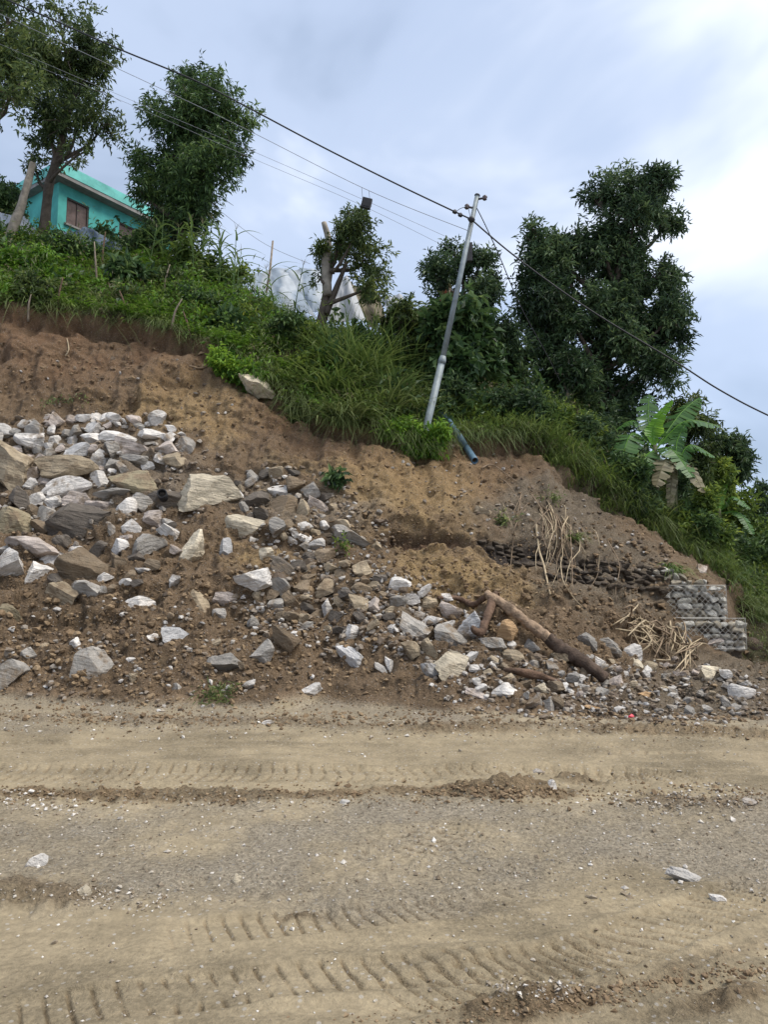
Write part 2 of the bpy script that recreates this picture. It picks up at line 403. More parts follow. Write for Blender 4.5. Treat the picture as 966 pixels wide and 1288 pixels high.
clod = 0.016 * fine + 0.020 * mid_
calm = np.clip(stony + 0.8 * dark + 0.22, 0, 1)
h += clod * calm
S[:RR, :, 2] += h * road_w
pu, pv = puF, pvF
def full(a):
    o = np.zeros((NV, NU)); o[:RR] = a; return o
stony, dark = full(stony), full(dark)

# --- soil colours (the earth's own colour: mud, ochre, topsoil; darker in notches and tread grooves)
def c3(*c): return np.array(c, float)
def lerp(a, b, w): return a + (b - a) * w[..., None]
C_TAN, C_GREY, C_DARK = c3(.282, .229, .149), c3(.350, .294, .213), c3(.205, .140, .080)
C_BROWN, C_OCHRE, C_RED, C_SLIDE, C_NOTCH, C_TURF = c3(.192, .136, .086), c3(.335, .235, .120), c3(.192, .118, .070), c3(.185, .148, .106), c3(.062, .050, .042), c3(.060, .055, .028)
nA = fbm(S * 0.45, 3, 201); nB = fbm(S * 1.6, 4, 202); nC = fbm(S * 6, 3, 203)
base = np.broadcast_to(C_TAN, S.shape).copy()
base = lerp(base, C_TAN * 0.78, sstep(-0.1, 0.5, nB))
base = lerp(base, C_TAN * 0.82, sstep(0.05, 0.5, full(streak)) * 0.7)
base = lerp(base, C_TAN * 1.12, sstep(0.05, 0.5, -full(streak)) * 0.6)
base = lerp(base, C_GREY, np.clip(stony * (0.7 + 0.9 * nB + 0.5 * nC), 0, 1))
base = lerp(base, c3(.42, .36, .275), sstep(0.1, 0.45, nB + 0.3 * nA) * 0.5 * stony)
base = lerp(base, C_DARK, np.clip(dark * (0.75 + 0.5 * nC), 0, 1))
slope = lerp(np.broadcast_to(C_BROWN, S.shape), C_BROWN * 0.72, sstep(-0.15, 0.4, nB))
def blob(cx, cy, rx, ry): return np.exp(-((pu - cx) / rx) ** 2 - ((pv - cy) / ry) ** 2)
och = blob(520, 610, 130, 60) + 0.9 * blob(245, 510, 110, 55) + 0.8 * blob(560, 725, 110, 40) + 0.5 * blob(310, 700, 70, 40) + 0.35 * blob(640, 760, 80, 40)
slope = lerp(slope, C_OCHRE, np.clip(sstep(0.15, 0.85, och + 0.45 * nB + 0.25 * nC) * 0.9, 0, 1))
red = sstep(3.2, 4.3, Vg) * (1 - sstep(600, 720, pu)) * (1 - np.clip(och, 0, 1) * 0.75)
slope = lerp(slope, C_RED, np.clip(red * (0.75 + 0.6 * nB), 0, 1))
sl = blob(680, 640, 90, 45) + blob(760, 720, 110, 60) + blob(900, 870, 170, 60) * 0.9
slope = lerp(slope, C_SLIDE, np.clip(sstep(0.2, 0.8, sl + 0.4 * nB), 0, 1))
slope = lerp(slope, C_NOTCH, np.clip(b2 * 1.1, 0, 1)); slope = lerp(slope, c3(.10, .062, .040), np.clip(b1 * 0.9, 0, 1))  # both notch bands are coloured darker than the slope around them
slope = lerp(slope, c3(.25, .205, .155), np.clip(sstep(0.25, 0.8, blob(120, 590, 170, 60) + blob(400, 640, 100, 35) + 0.4 * nB), 0, 1) * 0.6)
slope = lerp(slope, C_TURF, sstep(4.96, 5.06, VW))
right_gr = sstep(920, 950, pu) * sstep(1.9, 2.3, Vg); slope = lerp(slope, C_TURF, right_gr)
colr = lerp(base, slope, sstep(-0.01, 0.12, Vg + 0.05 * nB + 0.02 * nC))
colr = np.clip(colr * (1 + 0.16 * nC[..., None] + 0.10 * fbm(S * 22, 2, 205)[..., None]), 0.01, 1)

loose = np.where(Vg < 0.15, np.clip(0.5 + 0.5 * stony * (0.7 + 0.9 * nB + 0.5 * nC) + 0.6 * dark + 0.25 * nB, 0, 1), 1.0)   # pressed mud is smoother than loose earth
def soil_mat():
    m, t, N, L, B = mat_new('soil')
    at = N.new('ShaderNodeAttribute'); at.attribute_name = 'soil_colour'
    tc = N.new('ShaderNodeTexCoord')
    a = nz(N, L, tc.outputs['Object'], 38, 6, 0.65); b = nz(N, L, tc.outputs['Object'], 120, 4, 0.6)
    vo = N.new('ShaderNodeTexVoronoi'); vo.inputs['Scale'].default_value = 26; L.new(tc.outputs['Object'], vo.inputs[0])
    r = ramp(N, L, a.outputs[0], [(0.3, (.5, .48, .46)), (0.5, (1, 1, 1)), (0.7, (1.5, 1.48, 1.46))])
    c = mix(N, L, at.outputs['Alpha'], at.outputs['Color'], r.outputs[0], 'MULTIPLY')
    # little stone chips in the soil
    chip = N.new('ShaderNodeTexVoronoi'); chip.inputs['Scale'].default_value = 34; chip.inputs['Randomness'].default_value = 1; L.new(tc.outputs['Object'], chip.inputs[0])
    wn = N.new('ShaderNodeMath'); wn.operation = 'GREATER_THAN'; wn.inputs[1].default_value = 0.86
    sep = N.new('ShaderNodeSeparateColor'); L.new(chip.outputs['Color'], sep.inputs[0]); L.new(sep.outputs[0], wn.inputs[0])
    ne = N.new('ShaderNodeMath'); ne.operation = 'LESS_THAN'; ne.inputs[1].default_value = 0.33; L.new(chip.outputs['Distance'], ne.inputs[0])
    mu = N.new('ShaderNodeMath'); mu.operation = 'MULTIPLY'; L.new(wn.outputs[0], mu.inputs[0]); L.new(ne.outputs[0], mu.inputs[1])
    mu2 = N.new('ShaderNodeMath'); mu2.operation = 'MULTIPLY'; mu2.inputs[1].default_value = 0.55; L.new(mu.outputs[0], mu2.inputs[0])
    c2 = mix(N, L, mu2.outputs[0], c.outputs[2], (.40, .37, .33))
    L.new(c2.outputs[2], B.inputs['Base Color']); B.inputs['Roughness'].default_value = 0.95; B.inputs['Specular IOR Level'].default_value = 0.15
    ad = N.new('ShaderNodeMath'); ad.operation = 'ADD'; L.new(a.outputs[0], ad.inputs[0])
    s2 = N.new('ShaderNodeMath'); s2.operation = 'MULTIPLY'; s2.inputs[1].default_value = 0.4; L.new(b.outputs[0], s2.inputs[0]); L.new(s2.outputs[0], ad.inputs[1])
    ad2 = N.new('ShaderNodeMath'); ad2.operation = 'ADD'; L.new(ad.outputs[0], ad2.inputs[0])
    s3 = N.new('ShaderNodeMath'); s3.operation = 'MULTIPLY'; s3.inputs[1].default_value = 0.35; L.new(mu.outputs[0], s3.inputs[0]); L.new(s3.outputs[0], ad2.inputs[1])
    bb = bump(N, L, ad2.outputs[0], B, 1.0, 0.06); L.new(at.outputs['Alpha'], bb.inputs['Strength'])
    return m
SOIL = soil_mat()
def sheet(name, r0, r1):
    sub = S[r0:r1 + 1]; nv = r1 - r0 + 1
    idx = np.arange(nv * NU).reshape(nv, NU)
    Q = np.stack([idx[:-1, :-1], idx[:-1, 1:], idx[1:, 1:], idx[1:, :-1]], -1).reshape(-1, 4)
    me = mesh_np(name, sub.reshape(-1, 3), Q, SOIL, True)
    ca = me.color_attributes.new('soil_colour', 'FLOAT_COLOR', 'POINT')
    cc = np.ones((nv * NU, 4), np.float32); cc[:, :3] = colr[r0:r1 + 1].reshape(-1, 3); cc[:, 3] = loose[r0:r1 + 1].ravel()
    ca.data.foreach_set('color', cc.ravel())
    return me
split_row = ROAD_END
road_o = link('road', sheet('road', 0, split_row), kind='structure', label='rutted dirt road with tyre tread marks below the landslide')
hill_o = link('hillside', sheet('hillside', split_row, NV - 1), kind='structure', label='collapsed brown earth hillside with a turf edge above the road')
# ray casting onto the finished ground
_idx = np.arange(NV * NU).reshape(NV, NU)
_Q = np.stack([_idx[:-1, :-1], _idx[:-1, 1:], _idx[1:, 1:], _idx[1:, :-1]], -1).reshape(-1, 4)
BVH = BVHTree.FromPolygons(S.reshape(-1, 3).tolist(), _Q.tolist())
def hit(px, py):
    r = Vector(ray(px, py)).normalized()
    h_ = BVH.ray_cast(Vector((0, 0, CAMZ)), r)
    if h_[0] is None: return None, None
    n = h_[1]
    if n.dot(r) > 0: n = -n
    return h_[0], n
def drop(x, y, z0=60):
    h_ = BVH.ray_cast(Vector((x, y, z0)), Vector((0, 0, -1)))
    return (h_[0], h_[1] if h_[1].z > 0 else -h_[1]) if h_[0] is not None else (Vector((x, y, 0)), Vector((0, 0, 1)))
# ------------------------------------------------------------------ rocks
import bmesh
_ico = {}
def ico(sub):
    if sub not in _ico:
        bm = bmesh.new(); bmesh.ops.create_icosphere(bm, subdivisions=sub, radius=1)
        bm.verts.ensure_lookup_table()
        _ico[sub] = (np.array([v.co[:] for v in bm.verts]), np.array([[v.index for v in f.verts] for f in bm.faces])); bm.free()
    return _ico[sub]
def nrm_(a): return a / np.linalg.norm(a)
def rock_np(seed, dims, sub=3, planes=10, rough=0.09, lo=0.34, hi=0.74, boxy=1.0):
    r = np.random.default_rng(seed); V, Fc = ico(sub); V = np.sign(V) * np.abs(V) ** boxy
    V *= 1 + 0.18 * vnoise(V * 1.2 + seed * 3.1, seed)[:, None]
    for _ in range(planes):
        n = r.normal(size=3); n /= np.linalg.norm(n); o = r.uniform(lo, hi)
        ex = np.clip(V @ n - o, 0, None); V -= ex[:, None] * n
    ext = (V.max(0) - V.min(0)) / 2; V = (V - (V.max(0) + V.min(0)) / 2) / ext
    V += rough * fbm(V * 2.2 + seed, 3, seed)[:, None] * V
    if sub > 2:                                                # chipped, stepped fracture faces
        ax_ = nrm_(r.normal(size=3)); q = V @ ax_; st = np.round(q * 4.5 + 0.8 * vnoise(V * 1.7 + seed, seed + 2)) / 4.5 - q
        V += 0.32 * st[:, None] * ax_ * (vnoise(V * 1.1 - seed, seed + 9) > -0.1)[:, None]
    V += 0.5 * rough * np.sign(vnoise(V * np.array([1.2, 1.2, 6]) + seed, seed + 5))[:, None] * 0.25 * V
    return V * (np.asarray(dims) / 2), Fc
def rock_mat(name, c, dirt=(.215, .158, .102), dirt_at=0.56, streak=0.28):
    m, t, N, L, B = mat_new(name)
    tc = N.new('ShaderNodeTexCoord'); oi = N.new('ShaderNodeObjectInfo')
    ad = N.new('ShaderNodeVectorMath'); ad.operation = 'ADD'; cmb = N.new('ShaderNodeCombineXYZ')
    ml = N.new('ShaderNodeMath'); ml.operation = 'MULTIPLY'; ml.inputs[1].default_value = 43.0
    L.new(oi.outputs['Random'], ml.inputs[0])
    for k in range(3): L.new(ml.outputs[0], cmb.inputs[k])
    L.new(tc.outputs['Object'], ad.inputs[0]); L.new(cmb.outputs[0], ad.inputs[1])
    v = ad.outputs[0]
    a = nz(N, L, v, 5, 5, 0.6)
    st = N.new('ShaderNodeMapping'); st.inputs['Scale'].default_value = (3, 4, 24); L.new(v, st.inputs[0]); rc = N.new('ShaderNodeCombineXYZ'); L.new(ml.outputs[0], rc.inputs[0]); L.new(ml.outputs[0], rc.inputs[1]); L.new(rc.outputs[0], st.inputs['Rotation'])
    sn = nz(N, L, st.outputs[0], 1.0, 4, 0.6)
    base = ramp(N, L, a.outputs[0], [(0.25, tuple(x * 0.68 for x in c)), (0.5, c), (0.75, tuple(min(.85, x * 1.28) for x in c))])
    sr = ramp(N, L, sn.outputs[0], [(0.3, (1 - streak,) * 3), (0.6, (1.08, 1.07, 1.06))])
    c1 = mix(N, L, 0.9, base.outputs[0], sr.outputs[0], 'MULTIPLY')
    d = nz(N, L, v, 2.6, 6, 0.65)
    dr = N.new('ShaderNodeMapRange'); dr.inputs[1].default_value = dirt_at; dr.inputs[2].default_value = dirt_at + 0.13; dr.inputs[4].default_value = 0.9; L.new(d.outputs[0], dr.inputs[0])
    c2 = mix(N, L, dr.outputs[0], c1.outputs[2], dirt)
    br = N.new('ShaderNodeMapRange'); br.inputs[3].default_value = 0.78; br.inputs[4].default_value = 1.16; L.new(oi.outputs['Random'], br.inputs[0])
    hs = N.new('ShaderNodeHueSaturation'); L.new(br.outputs[0], hs.inputs['Value']); L.new(c2.outputs[2], hs.inputs['Color'])
    L.new(hs.outputs[0], B.inputs['Base Color']); B.inputs['Roughness'].default_value = 0.85; B.inputs['Specular IOR Level'].default_value = 0.25
    f = nz(N, L, v, 22, 6, 0.7); sm = N.new('ShaderNodeMath'); sm.operation = 'ADD'; L.new(f.outputs[0], sm.inputs[0]); L.new(sn.outputs[0], sm.inputs[1])
    bump(N, L, sm.outputs[0], B, 0.9, 0.05)
    return m
RM = {k: rock_mat('rock_' + k, c, dirt_at=da) for k, c, da in [
    ('pale', (.66, .625, .58), .55), ('pink', (.53, .455, .40), .52), ('grey', (.36, .335, .30), .50), ('tan', (.40, .325, .225), .51),
    ('cream', (.62, .54, .405), .57), ('olive', (.29, .245, .16), .50), ('dark', (.135, .115, .095), .60), ('muddy', (.245, .19, .13), .48),
    ('orange', (.50, .33, .18), .58), ('blue', (.50, .49, .48), .56)]}
OCC = []                                                        # pixels already taken by placed rocks
def place_rock(name, px, py, wpx, hpx, colour, ang, label, seed, group=None, out=0.22, sub=None, deep=0.8, flat=None, me=None):
    p, n = hit(px, py)
    if p is None: return None
    sc_ = (p - Vector((0, 0, CAMZ))).length / F
    w_, h_ = wpx * sc_ * 1.04, hpx * sc_ * 1.04; dp = deep * math.sqrt(w_ * h_)
    if sub is None: sub = 4 if wpx > 30 else 3
    V, Fc = rock_np(seed, (w_, dp, h_), sub, planes=random.randint(10, 16))
    me = mesh_np(name, V, Fc, RM[colour], False)
    o = link(name, me, None, p + n * (dp * out), label, 'rock', group)
    o.rotation_euler = Matrix.Rotation(math.radians(ang), 3, 'Y').to_euler()
    OCC.append((px, py, wpx, hpx))
    return o
B_, R_, S_ = 'boulder', 'rock', 'flat_rock'
ROCKS = [  # name, px, py, w, h, colour, tilt (clockwise degrees), label
 (B_, 4, 590, 64, 52, 'tan', 18, 'huge rounded tan boulder half buried at the outer edge of the rock heap'),
 (B_, 80, 591, 70, 30, 'tan', 4, 'long tan boulder lying level in the upper rock heap'),
 (B_, 168, 607, 62, 30, 'olive', 8, 'broad smooth olive brown boulder beside the long tan boulder'),
 (S_, 263, 624, 74, 50, 'cream', 8, 'very large flat yellowish slab facing out of the slope'),
 (S_, 309, 665, 56, 28, 'cream', 14, 'cream flat stone set in earth just below the large yellowish slab'),
 (B_, 238, 692, 34, 52, 'cream', 14, 'cream upright pointed rock standing alone in brown earth'),
 (R_, 283, 693, 16, 30, 'blue', 5, 'small upright blue grey stone beside the cream pointed rock'),
 (B_, 102, 658, 74, 46, 'dark', 16, 'big dark slaty boulder in the middle of the rock heap'),
 (S_, 38, 692, 62, 27, 'pink', 6, 'pinkish pale slab below the dark slaty boulder'),
 (B_, 12, 713, 40, 38, 'pale', -25, 'white rounded boulder at the outer edge under the pinkish slab'),
 (R_, 47, 726, 34, 30, 'pale', 10, 'white chunky rock wedged beneath the pinkish slab'),
 (R_, 66, 706, 40, 24, 'pale', -18, 'pale grey rock leaning on the mud coated boulder'),
 (B_, 106, 714, 58, 42, 'muddy', 10, 'large mud coated boulder at the base of the rock heap'),
 (R_, 78, 749, 38, 26, 'tan', 24, 'dirty tan rock in front of the mud coated boulder'),
 (R_, 107, 744, 38, 26, 'grey', 10, 'grey dirty rock just under the mud coated boulder'),
 (B_, 14, 663, 48, 44, 'olive', 8, 'blocky olive tan boulder beside the dark slaty boulder'),
 (R_, 184, 686, 44, 28, 'grey', -20, 'grey wedge shaped rock at the lower end of the rock heap'),
 (R_, 193, 653, 28, 27, 'pink', 10, 'pink three cornered rock beside the black pipe mouth'),
 (R_, 159, 643, 24, 32, 'pale', 12, 'white upright rock between the dark and olive boulders'),
 (R_, 178, 634, 28, 25, 'grey', 8, 'light grey block under the olive brown boulder'),
 (R_, 127, 641, 34, 19, 'pink', 5, 'pinkish wedge rock resting on the dark slaty boulder'),
 (R_, 98, 630, 36, 20, 'pink', 8, 'brownish pink rock sitting above the dark slaty boulder'),
 (R_, 88, 613, 50, 24, 'pale', -14, 'long white rock under the long tan boulder'),
 (R_, 44, 629, 20, 20, 'pale', 20, 'small white rock beside the huge tan boulder'),
 (R_, 66, 631, 26, 20, 'pale', 30, 'pale rock tucked under the long white rock'),
 (R_, 126, 606, 26, 25, 'pale', 8, 'white rock touching the end of the long tan boulder'),
 (R_, 121, 582, 20, 19, 'blue', 8, 'bluish white rock above the end of the long tan boulder'),
 (R_, 98, 567, 30, 20, 'blue', -8, 'bluish pale rock on top of the long tan boulder'),
 (S_, 166, 565, 46, 21, 'pink', 12, 'pinkish slab on the upper rim of the rock heap'),
 (R_, 150, 551, 44, 16, 'pale', -4, 'flat white rock along the top row of the heap'),
 (R_, 119, 553, 36, 16, 'pale', 8, 'white lozenge rock in the top row of the heap'),
 (R_, 39, 553, 33, 20, 'pale', 16, 'white rock above the huge tan boulder'),
 (R_, 6, 544, 24, 19, 'pale', 8, 'white rock at the outer end of the top row'),
 (R_, 190, 548, 36, 15, 'pale', 4, 'pale broken rock closing the inner end of the top row'),
 (R_, 222, 581, 30, 20, 'tan', -8, 'tan rock perched above the large yellowish slab'),
 (B_, 213, 630, 48, 26, 'dark', 10, 'dark lumpy rock around the black pipe mouth'),
 (R_, 140, 584, 20, 13, 'grey', 0, 'small grey rock between the tan boulder and pinkish rim slab'),
 (R_, 168, 578, 36, 13, 'grey', 6, 'thin grey rock under the pinkish rim slab'),
 (R_, 140, 623, 42, 16, 'grey', 4, 'flat greyish rock under the olive brown boulder edge'),
 (R_, 102, 527, 21, 9, 'pale', 0, 'small pale chip on bare soil above the top row'),
 (R_, 90, 556, 14, 18, 'pale', 0, 'narrow white rock standing in the top row'),
 (R_, 169, 762, 46, 20, 'pale', -14, 'white long rock alone on the brown earth below the heap'),
 (B_, 125, 840, 46, 46, 'grey', 8, 'big grey white boulder alone beside the road edge'),
 (R_, 225, 800, 32, 28, 'blue', -18, 'lilac white rock on the earth above the weeds'),
 (R_, 248, 757, 32, 34, 'tan', 0, 'tan rounded rock beside the jagged whitish rock'),
 (R_, 282, 757, 32, 26, 'pink', 15, 'jagged whitish rock with brown stains next to the tan rounded rock'),
 (B_, 320, 731, 46, 26, 'pale', -12, 'white topped boulder with dark underside in the middle earth'),
 (B_, 8, 849, 42, 34, 'grey', 14, 'grey tan boulder at the road edge below the heap'),
 (R_, 283, 838, 44, 28, 'grey', -6, 'grey flat topped rock just above the weeds'),
 (R_, 329, 824, 28, 36, 'grey', 6, 'upright striped grey rock near the weeds'),
 (R_, 219, 731, 14, 17, 'pale', 20, 'small pale pebble shaped rock below the cream pointed rock'),
 (R_, 15, 772, 32, 20, 'olive', 10, 'greenish rock at the outer edge of the brown earth'),
 (R_, 355, 808, 40, 32, 'muddy', 25, 'brown tilted slab rock under the dirty rock cluster'),
 (R_, 390, 867, 29, 18, 'pale', 4, 'white blocky rock lying alone close to the road'),
 (S_, 443, 828, 46, 20, 'blue', 38, 'tilted blue grey slab pointing down to the road'),
 (R_, 443, 799, 24, 26, 'pale', 0, 'whitish rounded block above the tilted blue grey slab'),
 (B_, 516, 793, 42, 34, 'grey', 35, 'large grey tilted boulder above the tan lump'),
 (R_, 503, 738, 30, 22, 'pale', 0, 'bright white lump on the shoulder of the rubble'),
 (R_, 516, 817, 26, 22, 'tan', 15, 'tan lump under the large grey tilted boulder'),
 (B_, 351, 641, 46, 32, 'muddy', -14, 'brown grey rounded boulder in the inner rock pile'),
 (R_, 348, 662, 22, 23, 'grey', 12, 'grey three sided rock below the rounded boulder of the inner pile'),
 (R_, 335, 699, 19, 18, 'cream', 0, 'cream round cobble on bare earth'),
 (R_, 320, 629, 34, 22, 'dark', -10, 'dark rock beside the large yellowish slab'),
 (R_, 380, 644, 20, 28, 'tan', -30, 'brown slanting rock leaning on the inner pile'),
 (R_, 400, 637, 28, 16, 'pink', 25, 'pinkish flat rock on top of the inner pile'),
 (R_, 381, 664, 26, 14, 'pale', -4, 'whitish small rock under the inner pile'),
 (B_, 441, 680, 54, 30, 'grey', 18, 'weathered grey outcrop with a little moss'),
 (R_, 476, 690, 20, 18, 'tan', 0, 'tan stone at the end of the mossy outcrop'),
 (R_, 411, 769, 13, 30, 'pale', 8, 'narrow white upright splinter in the dirty cluster'),
 (R_, 490, 836, 13, 22, 'pale', -24, 'small white upright shard near the road edge'),
 (S_, 480, 842, 24, 9, 'pale', 32, 'thin white shard lying next to the upright shard'),
 (R_, 275, 773, 18, 18, 'grey', 20, 'small grey rock under the jagged whitish rock'),
 (B_, 565, 841, 40, 42, 'cream', 24, 'pale yellow angular boulder at the foot of the rubble'),
 (B_, 591, 787, 34, 38, 'blue', 6, 'tall blue grey boulder behind the forked log'),
 (B_, 566, 805, 42, 34, 'grey', 20, 'grey angular boulder under the rounded pale pink one'),
 (R_, 567, 770, 28, 26, 'pink', 0, 'rounded pale pink boulder on top of the grey angular one'),
 (R_, 540, 818, 20, 30, 'tan', -12, 'brown tan block between the grey boulders'),
 (R_, 541, 846, 32, 22, 'blue', 42, 'blue white tilted slab beside the pale yellow boulder'),
 (R_, 640, 793, 26, 26, 'orange', 8, 'orange tan rock in the crook of the fallen log'),
 (R_, 645, 830, 30, 22, 'tan', 10, 'tan stone under the fallen log'),
 (R_, 620, 812, 34, 22, 'grey', 28, 'grey slanting stone in front of the log fork'),
 (R_, 641, 871, 42, 22, 'pale', 6, 'pale flat boulder at the road edge beyond the pale yellow one'),
 (S_, 604, 877, 38, 13, 'pink', 26, 'pinkish flat stone sliding onto the road'),
 (R_, 681, 866, 19, 14, 'cream', 12, 'yellow cream stone below the fallen log'),
 (R_, 688, 889, 15, 19, 'grey', -10, 'grey upright stone at the road edge below the log'),
 (R_, 666, 815, 26, 22, 'grey', 6, 'grey stone pressed against the fallen log'),
 (R_, 540, 761, 22, 23, 'tan', 0, 'rounded dull tan rock next to the pale pink boulder'),
 (R_, 543, 781, 30, 13, 'pale', -8, 'pale flat rock under the rounded dull tan rock'),
 (R_, 456, 717, 22, 20, 'tan', -12, 'tan rock at the top of the rubble shoulder'),
 (R_, 473, 763, 26, 24, 'pink', 12, 'stained pinkish rock under the bright white lump'),
 (R_, 454, 743, 26, 19, 'muddy', 0, 'brown muddy rock beside the stained pinkish rock'),
 (B_, 737, 807, 26, 21, 'grey', 14, 'rounded grey boulder of a pair below the gabion wall'),
 (B_, 764, 813, 31, 20, 'grey', 14, 'grey brown boulder of a pair next to the stalk heap'),
 (R_, 795, 824, 22, 22, 'pale', -12, 'pale rock directly under the dry stalk heap'),
 (R_, 799, 836, 18, 15, 'cream', 0, 'cream peachy stone under the stalk heap'),
 (R_, 818, 839, 19, 13, 'tan', 8, 'tan stone beside the cream peachy stone'),
 (B_, 894, 852, 25, 27, 'cream', 18, 'pale tan upright boulder on the gravel beyond the stalk heap'),
 (R_, 932, 871, 29, 18, 'pale', -4, 'low pale boulder on the gravel flat'),
 (S_, 815, 877, 27, 13, 'orange', 14, 'orange tan flat stone on the stony verge'),
 (R_, 862, 802, 13, 12, 'blue', 20, 'small pale blue stone at the foot of the gabion wall'),
 (S_, 898, 809, 24, 9, 'pink', -6, 'long pinkish stone at the foot of the gabion wall'),
 (R_, 814, 850, 14, 20, 'pale', -20, 'white slanting stone below the tan stone'),
 (R_, 882, 718, 17, 15, 'pink', -20, 'pinkish rock lying on top of the gabion wall'),
 (R_, 712, 865, 15, 12, 'pale', 0, 'white stone near the lower end of the fallen log'),
 (S_, 752, 893, 32, 9, 'orange', 4, 'orange flat stone at the edge of the stony verge'),
 (R_, 607, 643, 22, 15, 'tan', -10, 'tan rock stuck on the slope under the blue pipe'),
 (S_, 870, 1106, 54, 14, 'pale', 20, 'long flat white stone pressed into the road'),
 (R_, 905, 1131, 20, 8, 'pale', 8, 'small white stone just behind the long flat white stone'),
 (R_, 433, 1010, 13, 8, 'pale', 0, 'small white stone on the dark mud ridge'),
 (R_, 693, 987, 12, 12, 'pale', 0, 'white stone beside the churned mud mound'),
 (R_, 678, 972, 16, 9, 'pale', 12, 'flat white stone above the churned mud mound'),
 (R_, 297, 1108, 9, 15, 'cream', 20, 'little upright cream stone in the road'),
 (R_, 103, 1124, 17, 14, 'cream', 0, 'cream stone in the dark gravel patch on the road'),
 (R_, 46, 1087, 17, 21, 'pale', 30, 'flat white angular chip on the grey road patch'),
 (R_, 336, 910, 19, 8, 'pale', -10, 'small white flat stone at the back of the road'),
 (R_, 944, 1010, 15, 9, 'pale', 10, 'small white stone on the muddy ridge beyond the mound'),
]
for i, (nm, px, py, w_, h_, c, a, lab) in enumerate(ROCKS):
    place_rock(nm, px, py, w_, h_, c, a, lab, 100 + i, out=0.03 if py > 900 else 0.06, deep=0.6 if nm == S_ else 0.8)
# the pale slab hanging out of the turf edge
p, n = hit(327, 489)
V, Fc = rock_np(991, (1.05, 0.6, 0.5), 4, 18)
o = link('flat_rock', mesh_np('flat_rock', V, Fc, RM['cream']), None, p + n * 0.10 + Vector((0, -0.18, 0)), 'cream pointed slab sticking out under the bright green bush', 'rock')
o.rotation_euler = (0.2, math.radians(36), 0.3)

# look-alike rocks of the rubble: place, count, size, colours, label
def in_ell(n_, cx, cy, rx, ry, r, sh=0.0):
    out = []
    while len(out) < n_:
        a, b = r.uniform(-1, 1, 2)
        if a * a + b * b < 1: out.append((cx + a * rx, cy + b * ry + sh * a * rx))
    return out
FILL = [
 (56, 100, 565, 135, 42, -0.05, (11, 22), ['pale', 'pale', 'grey', 'pink'], 'small rock filling gaps in the upper rock heap', 'small rocks of the upper heap'),
 (44, 105, 670, 115, 72, 0.1, (13, 27), ['grey', 'pale', 'pale', 'muddy', 'pink', 'dark'], 'medium grubby rock filling gaps low in the rock heap', 'medium rocks of the rock heap'),
 (34, 365, 640, 70, 45, 0.35, (11, 22), ['grey', 'muddy', 'tan', 'pale', 'dark'], 'small rock of the inner pile beside the yellowish slab', 'small rocks of the inner pile'),
 (60, 410, 748, 92, 46, 0.12, (15, 30), ['muddy', 'muddy', 'grey', 'dark', 'tan'], 'dirty rock of the dense cluster in mid slope', 'dirty rocks of the mid slope cluster'),
 (30, 520, 770, 65, 38, 0.3, (12, 24), ['grey', 'pale', 'tan', 'muddy'], 'rock of the rubble shoulder running down to the log', 'rocks of the rubble shoulder'),
 (30, 660, 850, 85, 38, 0.12, (9, 19), ['grey', 'tan', 'pale', 'muddy'], 'small stone strewn around the fallen log', 'stones around the fallen log'),
 (36, 820, 862, 125, 38, 0.1, (8, 17), ['grey', 'pale', 'grey', 'tan', 'pink'], 'small stone scattered on the stony verge below the gabion wall', 'stones of the stony verge'),
 (14, 190, 820, 190, 55, 0.0, (7, 15), ['grey', 'pale', 'tan', 'muddy'], 'small lone stone in the brown earth above the road', 'lone stones in the brown earth'),
]
k = 5000
CW = {'pale': 'whitish', 'pink': 'pinkish', 'grey': 'grey', 'tan': 'tan', 'muddy': 'mud brown', 'dark': 'blackish'}
for (cnt, cx, cy, rx, ry, sh, (s0, s1), cols, lab, grp) in FILL:
    r = np.random.default_rng(cx + cy)
    made = 0; tries = 0
    while made < cnt and tries < cnt * 14:
        tries += 1
        (px, py), = in_ell(1, cx, cy, rx, ry, r, sh)
        s_ = r.uniform(s0, s1) if r.random() < 0.8 else s1 * 1.1
        if px < -8 or px > 974: continue
        if any(abs(px - q[0]) < 0.36 * (q[2] + s_) and abs(py - q[1]) < 0.36 * (q[3] + s_ * .75) for q in OCC): continue
        ck = cols[r.integers(len(cols))]; asp = r.uniform(0.5, 0.98)
        lb = CW[ck] + (' flat ' if asp < 0.66 else ' blocky ' if asp < 0.84 else ' rounded ') + lab
        place_rock('rock', px, py, s_, s_ * asp, ck, r.uniform(-35, 45), lb, k, grp, out=r.uniform(-0.05, 0.34), sub=3 if s_ > 15 else 2)
        k += 1; made += 1

